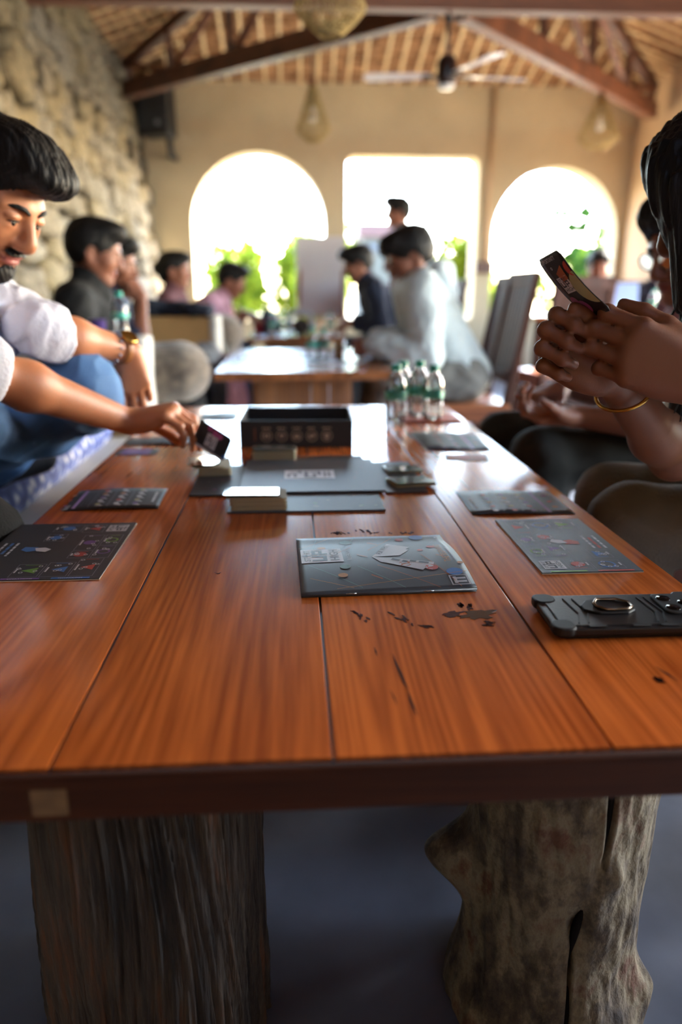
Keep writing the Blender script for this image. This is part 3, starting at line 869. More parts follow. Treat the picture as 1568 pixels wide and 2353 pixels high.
# long folded player aids
def aid_sheet(cx, cy, w, d, face, label, seed, droop=0.0, col='dark_card', rz=0.0, prints=True):
    t = thing('player_aid', label, 'printed card', (cx, cy, TZ), rz)
    nx, ny = 24, 6; V = []
    def zf(x):
        s = (x + w / 2) / w if face < 0 else (w / 2 - x) / w
        e = max(0, s - 0.78) / 0.22
        return 0.0012 + 0.004 * math.sin(math.pi * min(1, s * 1.3)) * 0.6 + droop * e * e
    for j in range(ny + 1):
        for i in range(nx + 1):
            x = -w / 2 + w * i / nx; y = -d / 2 + d * j / ny
            V.append((x, y, zf(x)))
    o = fast_mesh('sheet', V, grid_quads(nx + 1, ny + 1), M[col], t)
    sm = o.modifiers.new('thick', 'SOLIDIFY'); sm.thickness = 0.0007; sm.offset = -1
    if prints:
        def sf(u, v, lift):
            x, y = v * face, -u * face
            return Vector((x, y, zf(x) + 0.0003 + 0.0002 * lift))
        p = Print(sf); rgx = random.Random(seed)
        U, Vv = d / 2, w / 2
        p.bars('p_mist', -U + 0.03, Vv - 0.016, 0.008, 0.06)
        for r_ in range(3):
            y = Vv - 0.034 - 0.030 * r_
            for k in range(5):
                x = -U + 0.014 + k * (d - 0.02) / 5
                cc = rgx.choice(['p_red', 'p_khaki', 'p_purple', 'p_orange', 'p_white'])
                p.disc(cc, x, y - 0.006, 0.0045)
                p.poly('p_white', [(x + 0.006, y), (x + 0.012, y + 0.004), (x + 0.010, y - 0.010)])
            p.rect('p_dim', -U + 0.010, y - 0.020, U - 0.012, y - 0.0175)
        for k in range(4): p.rect('p_dim', -U + 0.008, -Vv + 0.062 - 0.006 * k, U - 0.03 + 0.006 * (k % 2), -Vv + 0.0645 - 0.006 * k)
        p.rect('p_lilac', -U + 0.006, -Vv + 0.034, U - 0.008, -Vv + 0.040)
        p.disc('p_red', 0.0, -Vv + 0.020, 0.004); p.disc('p_orange', -0.03, -Vv + 0.020, 0.005); p.disc('p_magenta', U - 0.03, -Vv + 0.018, 0.005)
        p.logo(U - 0.030, -Vv + 0.006, 0.024)
        p.build(o)
    return t
aid_sheet(-0.312, 1.215, 0.172, 0.125, 1, 'long dark player aid card with a drooping end beside the bench', 3, -0.006, rz=R(2))
aid_sheet(0.355, 1.155, 0.162, 0.135, -1, 'grey player aid card with a red edge stripe beside the dark trousered knee', 6, 0.0, 'slate_card', rz=R(-1))
aid_sheet(0.362, 1.675, 0.140, 0.205, -1, 'grey folded player card under the pale palm-up hand', 7, 0.0, 'slate_card', R(-3))
aid_sheet(0.322, 1.690, 0.080, 0.19, -1, 'second grey card peeking out from under the folded player card', 8, 0.0, 'slate_card', R(5), prints=False)
aid_sheet(-0.315, 1.715, 0.155, 0.085, 1, 'dark folded card lying behind the hand that picks a card', 10, 0.0, 'dark_card', R(2), prints=False)
aid_sheet(-0.213, 2.07, 0.10, 0.12, 1, 'pale shining booklet near the far end of the table left of the box', 12, 0.0, 'black_card', R(1), prints=False)
def loose_card(x, y, z, rz, label, front='dark_card', pr_fn=None, size=(0.060, 0.088)):
    t = thing('playing_card', label, 'card', (x, y, z), rz)
    cd_ = MB().prism(rrect(size[0], size[1], 0.004), 0.0003, 0.0009).build('card', M[front], t)
    if pr_fn:
        p = Print(flat_surf((0, 0, 0.0011), (1, 0, 0), (0, 1, 0))); pr_fn(p); p.build(cd_)
    return t
loose_card(-0.345, 1.60, TZ, R(88), 'single purple and black card at the bench edge of the table', 'dark_card', lambda p: (p.rect('p_purple', -0.026, -0.03, 0.026, 0.032), p.rect('p_lilac', -0.018, -0.005, 0.018, 0.02, 2)))
loose_card(0.356, 1.50, TZ, R(82), 'single reddish card lying in the table glare near the folded player card', 'dark_card', lambda p: (p.rect('p_brick', -0.026, -0.04, 0.026, 0.04), p.disc('p_red', 0, 0.005, 0.012, 2)))

# folding game board: centre field with four wings
gb = thing('game_board', 'dark folding game board with four wings and a white logo in its centre', 'game board', (0.022, 1.36, TZ))
gx0, gx1, gy0, gy1 = -0.122, 0.130, -0.135, 0.115
def gboard(nm, a, b_, c, d, z0=0.0, m_='slate_card'):
    MB().box(((a + b_) / 2, (c + d) / 2, z0 + 0.0018), (b_ - a, d - c, 0.0028)).build(nm, M[m_], gb, bevel=0.0006)
    MB().box(((a + b_) / 2, (c + d) / 2, z0 + 0.0004), (b_ - a - 0.001, d - c - 0.001, 0.0008)).build('board_back', M['black_card'], gb)
gboard('board_centre', gx0, gx1, gy0, gy1, 0.0035)
gboard('wing', -0.132, 0.118, -0.240, gy0 - 0.001)
gboard('wing', -0.205, gx0 - 0.001, -0.135, 0.085, 0, 'dark_card')
gboard('wing', gx1 + 0.001, 0.205, -0.135, 0.10)
gboard('wing', -0.100, 0.115, gy1 + 0.001, 0.165, 0, 'dark_card')
p = Print(flat_surf((0, 0, 0.0068), (1, 0, 0), (0, 1, 0)))
p.rect('p_white', -0.045, -0.045, 0.048, 0.018)
for a in [(-0.040, -0.035, -0.034, -0.008), (-0.040, -0.014, -0.022, -0.008), (-0.028, -0.035, -0.022, -0.014), (-0.036, 0.000, -0.012, 0.006), (-0.020, -0.004, -0.012, 0.012), (-0.008, -0.038, -0.001, 0.010), (-0.008, -0.038, 0.014, -0.030), (0.008, -0.038, 0.014, -0.012), (0.0, 0.004, 0.022, 0.010), (0.017, -0.020, 0.023, 0.010), (0.005, -0.006, 0.022, -0.001),
          (0.028, -0.034, 0.032, 0.004), (0.036, -0.034, 0.040, 0.004), (0.028, -0.018, 0.044, -0.013), (0.028, 0.008, 0.044, 0.012)]:
    p.rect('p_grey', *a, 2)
rgx = random.Random(2)
for _ in range(26):
    x, y = rgx.uniform(-0.11, 0.12), rgx.uniform(-0.125, 0.105)
    if abs(x) < 0.05 and -0.05 < y < 0.02: continue
    p.rect(rgx.choice(['p_dim', 'p_red', 'p_grey']), x, y, x + rgx.uniform(0.002, 0.006), y + 0.0015)
p.build(gb)
p = Print(flat_surf((0, 0, 0.0033), (1, 0, 0), (0, 1, 0)))
for k in range(4):
    p.frame('p_dim', -0.02 + 0.034 * k, -0.225, 0.008 + 0.034 * k, -0.150, 0.001)
for _ in range(14): p.rect(rgx.choice(['p_khaki', 'p_dim', 'p_green']), *(lambda x, y: (x, y, x + 0.004, y + 0.002))(rgx.uniform(-0.01, 0.11), rgx.uniform(-0.22, -0.15)))
for _ in range(10): p.rect(rgx.choice(['p_red', 'p_dim', 'p_grey', 'p_magenta']), *(lambda x, y: (x, y, x + 0.006, y + 0.003))(rgx.uniform(-0.20, -0.14), rgx.uniform(-0.12, 0.0)))
for _ in range(6): p.line('p_orange', (rgx.uniform(-0.09, 0.1), 0.125), (rgx.uniform(-0.09, 0.1), 0.16), 0.001)
p.build(gb)

# decks of cards
M['foil'] = mat('glossy_card_face', '#7c7a70', 0.10, metal=0.6, var=0.4, scale=30)
def deck(x, y, z, w, d, n, rz, label, face='foil', fan=0.0):
    t = thing('card_deck', label, 'card deck', (x, y, z), rz)
    rgx = random.Random(int(x * 1000) + n)
    th = 0.0016 if n > 8 else 0.0007
    for k in range(n):
        q = MB().prism(rrect(w, d, 0.004, 3), 0, th * 0.9)
        top = k == n - 1
        o = q.build('card', M[face] if top else M['deck_edge'], t, loc=(rgx.uniform(-0.0015, 0.0015) + fan * max(0, k - n + 3), rgx.uniform(-0.0015, 0.0015), th * k + (0.0016 if top else 0)))
        if top: o.rotation_euler = (R(-2.6 * math.cos(rz)), R(1.0), 0)
    return t
deck(-0.062, 1.155, TZ + 0.0035, 0.088, 0.058, 14, R(1), 'tall deck of shiny cards on the near wing of the board', fan=-0.006)
deck(-0.158, 1.405, TZ + 0.0035, 0.060, 0.088, 11, R(6), 'deck of shiny cards on the board wing under the reaching hand', fan=-0.010)
deck(-0.045, 1.505, TZ + 0.0035, 0.088, 0.058, 14, R(0), 'deck with an orange streaked top card beside the black game box')
deck(0.205, 1.385, TZ + 0.0035, 0.070, 0.060, 3, R(4), 'thin pile of cards on the far right wing of the board', 'foil')
deck(0.205, 1.285, TZ + 0.0035, 0.075, 0.062, 7, R(12), 'skewed pile of glossy cards with a red bottom edge on the right wing', 'foil')

# the open game box
bx = thing('game_box', 'open black game box tray with five round bronze icons on its front', 'box', (0.003, 1.73, TZ), R(-1.5))
w, d, h, th = 0.252, 0.20, 0.061, 0.003
MB().box((0, 0, 0.002), (w, d, 0.004)).build('base', M['black_card'], bx)
for nm, c, s in (('side', (0, -d / 2 + th / 2, h / 2), (w, th, h)), ('side', (0, d / 2 - th / 2, h / 2), (w, th, h)), ('side', (-w / 2 + th / 2, 0, h / 2), (th, d - 2 * th, h)), ('side', (w / 2 - th / 2, 0, h / 2), (th, d - 2 * th, h))):
    MB().box(c, s).build(nm, M['black_card'], bx, bevel=0.0008)
p = Print(flat_surf((0, -d / 2 - 0.0001, 0), (1, 0, 0), (0, 0, 1)))
for k in range(5):
    u = -0.066 + 0.0335 * k
    p.ring('p_bronze', u, 0.026, 0.0125, 0.0016)
    p.bars('p_bronze', u - 0.0095, 0.0425, 0.005, 0.019, 0, 1, k)
    if k == 0: p.rect('p_bronze', u - 0.006, 0.022, u - 0.001, 0.031); p.rect('p_bronze', u + 0.001, 0.022, u + 0.006, 0.031)
    if k == 1: p.poly('p_bronze', [(u - 0.007, 0.030), (u + 0.007, 0.030), (u, 0.020)])
    if k == 2: p.rect('p_bronze', u - 0.007, 0.021, u + 0.007, 0.026); p.rect('p_bronze', u - 0.004, 0.026, u + 0.004, 0.030)
    if k == 3: p.disc('p_bronze', u - 0.003, 0.025, 0.004); p.disc('p_bronze', u + 0.003, 0.027, 0.004)
    if k == 4: p.poly('p_bronze', [(u - 0.006, 0.031), (u + 0.006, 0.031), (u + 0.003, 0.019), (u - 0.003, 0.019)])
for k in range(6): p.rect('p_brick', -0.093, 0.016 + 0.005 * k, -0.091, 0.019 + 0.005 * k)
p.build(bx)

# water bottles
def pet_mat():
    m, n, l, b = new_mat('clear_bottle')
    out = n['Material Output']; tr = n.new('ShaderNodeBsdfTransparent'); tr.inputs[0].default_value = (0.93, 0.96, 0.96, 1)
    gl = n.new('ShaderNodeBsdfGlossy'); gl.inputs['Roughness'].default_value = 0.06
    fr = n.new('ShaderNodeFresnel'); fr.inputs[0].default_value = 1.6
    tc = n.new('ShaderNodeTexCoord'); t = n.new('ShaderNodeTexNoise'); t.inputs['Scale'].default_value = 70
    l.new(tc.outputs['Object'], t.inputs['Vector']); bp = n.new('ShaderNodeBump'); bp.inputs['Strength'].default_value = 0.25; bp.inputs['Distance'].default_value = 0.003
    l.new(t.outputs[0], bp.inputs['Height']); l.new(bp.outputs[0], gl.inputs['Normal']); l.new(bp.outputs[0], fr.inputs['Normal'])
    a = n.new('ShaderNodeMath'); a.operation = 'MULTIPLY_ADD'; a.inputs[1].default_value = 1.0; a.inputs[2].default_value = 0.06
    l.new(fr.outputs[0], a.inputs[0])
    mx = n.new('ShaderNodeMixShader'); l.new(a.outputs[0], mx.inputs[0]); l.new(tr.outputs[0], mx.inputs[1]); l.new(gl.outputs[0], mx.inputs[2]); l.new(mx.outputs[0], out.inputs[0])
    return m
M['pet'] = pet_mat()
M['teal_cap'] = mat('teal_cap', '#1f9c84', 0.4)
M['teal_label'] = mat('teal_label', '#45b09c', 0.45, var=0.2, scale=40)
def bottle(x, y, z, s, label, group=None, rz=0.0):
    t = thing('water_bottle', label, 'bottle', (x, y, z), rz, group)
    prof = [(0.0, 0.001), (0.024, 0.0), (0.029, 0.006), (0.029, 0.02), (0.0272, 0.026), (0.029, 0.032), (0.0272, 0.038), (0.029, 0.044), (0.029, 0.058), (0.0285, 0.08), (0.029, 0.092), (0.026, 0.108), (0.018, 0.124), (0.0125, 0.131), (0.0125, 0.137)]
    MB().lathe([(r * s, q * s) for r, q in prof], 28).build('bottle_body', M['pet'], t, True)
    MB().lathe([(0.0293 * s, 0.060 * s), (0.0296 * s, 0.061 * s), (0.0296 * s, 0.079 * s), (0.0293 * s, 0.080 * s)], 28).build('label_band', M['teal_label'], t, True)
    MB().lathe([(0.0, 0.152 * s), (0.0125 * s, 0.152 * s), (0.0138 * s, 0.149 * s), (0.0138 * s, 0.136 * s), (0.0125 * s, 0.135 * s)], 20).build('cap', M['teal_cap'], t, True)
    return t
bottle(0.270, 1.985, TZ, 0.98, 'clear water bottle with a red mark on its teal label, standing beside the game box', 'four water bottles on the plank table')
bottle(0.301, 2.075, TZ, 0.98, 'clear teal-capped water bottle at the back of the four, nearest the table end', 'four water bottles on the plank table')
bottle(0.338, 2.02, TZ + 0.006, 0.98, 'clear teal-capped water bottle in the middle of the four', 'four water bottles on the plank table')
bottle(0.368, 1.965, TZ + 0.006, 0.94, 'clear teal-capped water bottle standing on the red folder edge', 'four water bottles on the plank table')
o = MB().box((0.365, 1.985, TZ + 0.003), (0.155, 0.11, 0.005)).build('red_folder', mat('red_folder', '#a5543f', 0.5), None, bevel=0.001)
tag(o, 'thin red-brown folder lying under two of the water bottles', 'folder')

# phone in a rugged case
ph = thing('phone', 'black phone in a rugged ridged case with a ring holder lying face down', 'phone', (0.345, 0.700, TZ), R(-0.8))
PW, PD = 0.176, 0.086
case = M['phone_case'] = mat('rugged_case', '#1c1c1e', 0.38, bump=0.06, bscale=400)
case2 = mat('case_rubber', '#121213', 0.55)
MB().prism(rrect(PW - 0.004, PD - 0.004, 0.012), 0.0, 0.006).build('phone_body', mat('phone_frame', '#2a2a26', 0.25, metal=0.6), ph, bevel=0.001)
MB().prism(rrect(PW, PD, 0.013), 0.0042, 0.0118).build('case_shell', case, ph, bevel=0.0018, seg=3)
MB().prism(rrect(PW - 0.016, PD - 0.014, 0.009), 0.0116, 0.0128).build('back_panel', case, ph, bevel=0.0005)
for sx in (-1, 1):
    for sy in (-1, 1):
        MB().prism([(x + sx * (PW / 2 - 0.010), y + sy * (PD / 2 - 0.010)) for x, y in rrect(0.024, 0.024, 0.009)], 0.0036, 0.0134).build('corner_bumper', case2, ph, bevel=0.002)
for k, x in enumerate((-0.062, -0.052, 0.02, 0.028)):
    MB().bar((x, -0.032, 0.0130), (x + 0.008, -0.008, 0.0130), 0.0012, 0.0012).build('ridge', case2, ph)
    MB().bar((x + 0.008, -0.008, 0.0130), (x + 0.004, 0.030, 0.0130), 0.0012, 0.0012).build('ridge', case2, ph)
for x in (-0.045, 0.0, 0.03):
    MB().box((x, -PD / 2 + 0.004, 0.0128), (0.018, 0.004, 0.0012)).build('grip_block', case2, ph, bevel=0.0004)
pts = [(x - 0.020, y + 0.004) for x, y in [(-0.026, 0.004), (-0.016, 0.018), (0.012, 0.018), (0.028, 0.006), (0.028, -0.008), (0.018, -0.016), (-0.012, -0.016), (-0.026, -0.006)]]
MB().prism(pts, 0.0126, 0.0150).build('ring_base', case2, ph, bevel=0.001)
rp = [(x - 0.014, y + 0.005, 0.0165) for x, y in [(-0.018, 0.004), (-0.012, 0.014), (0.010, 0.014), (0.020, 0.006), (0.020, -0.006), (0.012, -0.012), (-0.010, -0.012), (-0.018, -0.004), (-0.018, 0.004)]]
MB().tube(rp, 0.0016, 8, False).build('ring_holder', mat('ring_metal', '#8a7a68', 0.25, metal=1.0), ph, True)
MB().prism([(x + 0.060, y + 0.010) for x, y in rrect(0.042, 0.050, 0.008)], 0.0125, 0.0150).build('camera_bump', case2, ph, bevel=0.0012)
for cx, cy in ((0.050, 0.022), (0.050, -0.002), (0.068, 0.010)):
    MB().lathe([(0.0, 0.0158), (0.0068, 0.0158), (0.0075, 0.0150)], 18, (cx, cy, 0)).build('lens', mat('lens_glass', '#0a0a0c', 0.05), ph, True)
for x in (0.052, 0.074):
    MB().box((x, -PD / 2 + 0.0006, 0.0030), (0.018, 0.002, 0.0022)).build('side_button', mat('side_button', '#6e6a58', 0.35, metal=0.5), ph, bevel=0.0005)
# ================================================================== smooth solid modelling for people and soft things
def nrm(a):
    a = np.asarray(a, float); return a / (np.linalg.norm(a) + 1e-12)

class Solid:
    """smooth union of tapered capsules and ellipsoids, meshed as one closed surface"""
    def __init__(s):
        s.p = []; s.disp = None; s.amp = 0.0
    def cone(s, a, b, ra, rb, k=0.02, op='u'):
        s.p.append(('c', np.array(a, np.float32), np.array(b, np.float32), float(ra), float(rb), k, op)); return s
    def chain(s, pts, rs, k=0.02):
        for i in range(len(pts) - 1): s.cone(pts[i], pts[i + 1], rs[i], rs[i + 1], k)
        return s
    def ell(s, c, r, A=None, k=0.02, op='u'):
        A = np.eye(3, dtype=np.float32) if A is None else np.asarray(A, np.float32)
        s.p.append(('e', np.array(c, np.float32), np.array(r, np.float32), A, 0, k, op)); return s
    def plane(s, c, n, k=0.004):          # keep the side n points away from
        s.p.append(('p', np.array(c, np.float32), np.array(nrm(n), np.float32), 0, 0, k, 'i')); return s
    def dist(s, q, P):
        t = q[0]
        if t == 'c':
            a, b, ra, rb = q[1:5]
            ba = b - a; L = float(ba @ ba) + 1e-12
            pa = P - a
            h = np.clip(pa @ ba / L, 0, 1)
            return np.sqrt(((pa - h[:, None] * ba) ** 2).sum(1)) - (ra + (rb - ra) * h)
        if t == 'e':
            c, r, A = q[1:4]
            l = (P - c) @ A
            k0 = np.sqrt(((l / r) ** 2).sum(1)); k1 = np.sqrt(((l / (r * r)) ** 2).sum(1)) + 1e-9
            return k0 * (k0 - 1) / k1
        return (P - q[1]) @ q[2]
    @staticmethod
    def comb(d, e, k, op):
        if op == 'u':
            h = np.clip(0.5 + 0.5 * (e - d) / k, 0, 1)
            return e + (d - e) * h - k * h * (1 - h)
        if op == 's':
            h = np.clip(0.5 - 0.5 * (d + e) / k, 0, 1)
            return d + (-e - d) * h + k * h * (1 - h)
        h = np.clip(0.5 - 0.5 * (e - d) / k, 0, 1)
        return e + (d - e) * h + k * h * (1 - h)
    def value(s, P, blk=None, D=None, rad=0.0):
        d = np.full(len(P), 10.0, np.float32)
        for j, q in enumerate(s.p):
            if blk is None or q[6] != 'u':
                d = s.comb(d, s.dist(q, P), q[5], q[6])
            else:
                m = D[blk, j]
                if not m.any(): continue
                d[m] = s.comb(d[m], s.dist(q, P[m]), q[5], q[6])
        if s.disp is not None: d = d + s.disp(P)
        return d
    def mesh(s, h):
        lo = np.full(3, 1e9); hi = -lo
        for q in s.p:
            if q[6] != 'u': continue
            if q[0] == 'c':
                for c, r in ((q[1], q[3]), (q[2], q[4])): lo = np.minimum(lo, c - r); hi = np.maximum(hi, c + r)
            elif q[0] == 'e':
                ex = np.sqrt(((q[3] * q[2]) ** 2).sum(1)); lo = np.minimum(lo, q[1] - ex); hi = np.maximum(hi, q[1] + ex)
        lo = lo - 0.03 - 2 * h; hi = hi + 0.03 + 2 * h
        B = 8; H = B * h
        nb = np.ceil((hi - lo) / H).astype(int)
        gi = np.stack(np.meshgrid(*[np.arange(n) for n in nb], indexing='ij'), -1).reshape(-1, 3)
        C = (lo + (gi + 0.5) * H).astype(np.float32)
        rad = H * 0.87
        dd = np.full(len(C), 10.0, np.float32); dist = []
        for q in s.p:
            e = s.dist(q, C); dist.append(e)
            dd = s.comb(dd, e, q[5], q[6])
        act = np.abs(dd) < rad * 1.35 + s.amp
        gi = gi[act]; C = C[act]
        dm = np.stack([e[act] for e in dist], 1)
        un = np.array([q[6] == 'u' for q in s.p]); ks = np.array([q[5] for q in s.p])
        dmin = dm[:, un].min(1)[:, None]
        D = dm < dmin + 2.6 * rad + ks[None, :]
        # fine samples
        o9 = np.stack(np.meshgrid(*[np.arange(B + 1)] * 3, indexing='ij'), -1).reshape(-1, 3)
        nblk = len(gi)
        val = np.empty((nblk, (B + 1) ** 3), np.float32)
        step = 1500
        for a in range(0, nblk, step):
            sl = slice(a, min(nblk, a + step))
            P = (lo + (gi[sl][:, None, :] * B + o9[None]) * h).astype(np.float32).reshape(-1, 3)
            blk = np.repeat(np.arange(sl.start, sl.stop), (B + 1) ** 3)
            val[sl] = s.value(P, blk, D).reshape(sl.stop - sl.start, -1)
        val = val.reshape(nblk, B + 1, B + 1, B + 1)
        cs = [val[:, i:i + B, j:j + B, k:k + B] for i in (0, 1) for j in (0, 1) for k in (0, 1)]
        neg = sum((c < 0).astype(np.int8) for c in cs)
        b, i, j, k = np.nonzero((neg > 0) & (neg < 8))
        cv = np.stack([c[b, i, j, k] for c in cs], 1)
        cell = gi[b] * B + np.stack([i, j, k], 1)
        N = nb * B + 2
        key = (cell[:, 0].astype(np.int64) * N[1] + cell[:, 1]) * N[2] + cell[:, 2]
        od = np.argsort(key); key = key[od]; cell = cell[od]; cv = cv[od]; bb = b[od]
        off = np.array([(x, y, z) for x in (0, 1) for y in (0, 1) for z in (0, 1)], np.float32)
        acc = np.zeros((len(key), 3), np.float32); cnt = np.zeros(len(key), np.float32)
        for u in range(8):
            for v in range(u + 1, 8):
                if np.abs(off[u] - off[v]).sum() != 1: continue
                du, dv = cv[:, u], cv[:, v]
                m = (du < 0) != (dv < 0)
                t = np.where(m, du / np.where(m, du - dv, 1), 0)
                acc += np.where(m[:, None], off[u] + t[:, None] * (off[v] - off[u]), 0); cnt += m
        V = (lo + (cell + acc / np.maximum(cnt, 1)[:, None]) * h).astype(np.float32)
        quads = []
        st = [N[1] * N[2], N[2], 1]
        for ax, other in ((0, 4), (1, 2), (2, 1)):
            m = (cv[:, 0] < 0) != (cv[:, other] < 0)
            idx = np.nonzero(m)[0]
            a1, a2 = [(1, 2), (2, 0), (0, 1)][ax]
            k0 = key[idx]
            n1 = np.searchsorted(key, k0 - st[a1]); n2 = np.searchsorted(key, k0 - st[a1] - st[a2]); n3 = np.searchsorted(key, k0 - st[a2])
            mx = len(key) - 1
            n1, n2, n3 = np.minimum(n1, mx), np.minimum(n2, mx), np.minimum(n3, mx)
            ok = (key[n1] == k0 - st[a1]) & (key[n2] == k0 - st[a1] - st[a2]) & (key[n3] == k0 - st[a2])
            q = np.stack([idx, n1, n2, n3], 1)[ok]
            fl = (cv[idx, 0] < 0)[ok]
            q[~fl] = q[~fl][:, ::-1]
            quads.append(q)
        Q = np.concatenate(quads)
        # pull vertices onto the surface
        e = h * 0.4
        for _ in range(2):
            d0 = s.value(V, bb, D)
            g = np.stack([s.value(V + np.array(x, np.float32) * e, bb, D) - d0 for x in ((1, 0, 0), (0, 1, 0), (0, 0, 1))], 1) / e
            gl = np.maximum((g * g).sum(1), 0.15)
            V = V - np.clip(d0 / gl, -h, h)[:, None] * g
        return V, Q

def waves(P, fr, seed, n=6, st=(1, 1, 1)):
    rs = np.random.RandomState(seed); o = np.zeros(len(P), np.float32)
    for _ in range(n):
        kv = rs.normal(size=3) * fr * np.array(st)
        o += np.sin(P @ kv.astype(np.float32) + rs.uniform(0, 6.3))
    return o / n

def folds(amp, fr, seed, st=(1, 1, 1)):
    def f(P):
        w = waves(P, fr, seed, 5, st)
        w2 = waves(P, fr * 2.3, seed + 1, 5, st)
        return -amp * (1 - 2.6 * np.abs(w)) - amp * 0.35 * (1 - 2.6 * np.abs(w2))
    return f

def solid_obj(name, sd, h, mat_, parent, origin, attrs=None):
    V, Q = sd.mesh(h)
    at = {k: f(V) for k, f in attrs.items()} if attrs else None
    return fast_mesh(name, V - np.asarray(origin, np.float32), Q, mat_, parent, True, at)

# ------------------------------------------------------------------ skin, hair, cloth materials
def skin_mat(name, col, lip='#8a4a42', dark=None, rough=0.5):
    m, n, l, b = new_mat(name)
    c = srgb(col)
    t = n.new('ShaderNodeTexNoise'); t.inputs['Scale'].default_value = 9; t.inputs['Detail'].default_value = 5
    tc = n.new('ShaderNodeTexCoord'); l.new(tc.outputs['Object'], t.inputs['Vector'])
    rp = n.new('ShaderNodeValToRGB')
    rp.color_ramp.elements[0].position = 0.35; rp.color_ramp.elements[0].color = c4((c[0] * 0.82, c[1] * 0.76, c[2] * 0.72))
    rp.color_ramp.elements[1].position = 0.65; rp.color_ramp.elements[1].color = c4(c)
    l.new(t.outputs[0], rp.inputs[0])
    at = n.new('ShaderNodeAttribute'); at.attribute_name = 'lip'
    mx = n.new('ShaderNodeMix'); mx.data_type = 'RGBA'
    l.new(at.outputs['Fac'], mx.inputs['Factor']); l.new(rp.outputs[0], mx.inputs['A']); mx.inputs['B'].default_value = c4(srgb(lip))
    l.new(mx.outputs['Result'], b.inputs['Base Color'])
    setp(b, Roughness=rough)
    setp(b, **{'Subsurface Weight': 0.15, 'Subsurface Scale': 0.01, 'Subsurface Radius': (1.0, 0.35, 0.2), 'Specular IOR Level': 0.4})
    t2 = n.new('ShaderNodeTexNoise'); t2.inputs['Scale'].default_value = 380; t2.inputs['Detail'].default_value = 2
    l.new(tc.outputs['Object'], t2.inputs['Vector'])
    bp = n.new('ShaderNodeBump'); bp.inputs['Strength'].default_value = 0.12; bp.inputs['Distance'].default_value = 0.002
    l.new(t2.outputs[0], bp.inputs['Height']); l.new(bp.outputs[0], b.inputs['Normal'])
    return m
SK1 = skin_mat('skin_warm', '#b07350')
SK2 = skin_mat('skin_brown', '#94604a')
SK3 = skin_mat('skin_deep', '#7d5038', '#6f3d35')
HAIR = mat('black_hair', '#0e0b0a', 0.6, spec=0.3, bump=0.5, bscale=120, stretch=(1, 0.25, 0.25))
HAIR2 = mat('blue_black_hair', '#0a0b10', 0.55, spec=0.3, bump=0.4, bscale=120, stretch=(1, 1, 0.15))
EYEW = mat('eye_white', '#cfc7be', 0.25)
IRIS = mat('dark_iris', '#1c0f0a', 0.15)

def cloth(name, col, col2=None, rough=0.85, var=0.15, scale=6, bump=0.2, bscale=220, sheen=0.0):
    return mat(name, col, rough, col2=col2, var=var, scale=scale, bump=bump, bscale=bscale, sheen=sheen)

# ------------------------------------------------------------------ head and hand builders
class Frame:
    """local x = the person's right, y = forward, z = up"""
    def __init__(s, c, fwd, up=(0, 0, 1), sc=1.0):
        f = nrm(fwd); u = np.asarray(up, float); u = nrm(u - f * (u @ f)); r = np.cross(f, u)
        s.c = np.asarray(c, float); s.A = np.stack([r, f, u], 1); s.sc = sc
    def __call__(s, x, y, z): return s.c + s.A @ (np.array([x, y, z]) * s.sc)
    def loc(s, P): return ((P - s.c) @ s.A) / s.sc

def head_solid(sd, F):
    k = F.sc
    E = lambda c, r, kk=0.015, op='u': sd.ell(F(*c), np.array(r) * k, F.A, kk * k, op)
    Cn = lambda a, b, ra, rb, kk=0.012: sd.cone(F(*a), F(*b), ra * k, rb * k, kk * k)
    E((0, -0.018, 0.032), (0.074, 0.094, 0.082), 0.02)
    E((0, 0.030, 0.012), (0.064, 0.062, 0.075), 0.03)
    E((0, 0.036, -0.040), (0.056, 0.054, 0.068), 0.03)
    for sx in (-1, 1):
        Cn((sx * 0.056, -0.005, -0.045), (sx * 0.022, 0.066, -0.098), 0.020, 0.016, 0.03)
        E((sx * 0.040, 0.058, -0.024), (0.024, 0.026, 0.026), 0.03)
        Cn((sx * 0.012, 0.086, 0.024), (sx * 0.046, 0.070, 0.021), 0.010, 0.009, 0.014)
        E((sx * 0.0125, 0.100, -0.036), (0.009, 0.011, 0.008), 0.008)
        E((sx * 0.031, 0.099, 0.003), (0.017, 0.014, 0.011), 0.012, 's')
        E((sx * 0.031, 0.0790, 0.002), (0.0155, 0.0130, 0.0125), 0.006)
        E((sx * 0.031, 0.0850, 0.0085), (0.0165, 0.0110, 0.0072), 0.005)
        E((sx * 0.031, 0.0835, -0.0085), (0.0150, 0.0100, 0.0050), 0.006)
        E((sx * 0.077, -0.012, -0.008), (0.009, 0.017, 0.031), 0.008)
        E((sx * 0.084, -0.008, -0.006), (0.006, 0.009, 0.018), 0.006, 's')
    E((0, 0.078, -0.100), (0.022, 0.018, 0.018), 0.02)
    Cn((0, 0.089, 0.018), (0, 0.112, -0.026), 0.0075, 0.0125, 0.012)
    E((0, 0.110, -0.034), (0.012, 0.012, 0.010), 0.010)
    E((0, 0.090, -0.060), (0.026, 0.012, 0.0065), 0.007)
    E((0, 0.089, -0.0715), (0.022, 0.012, 0.0075), 0.007)
    E((0, 0.1035, -0.0655), (0.024, 0.006, 0.0020), 0.004, 's')

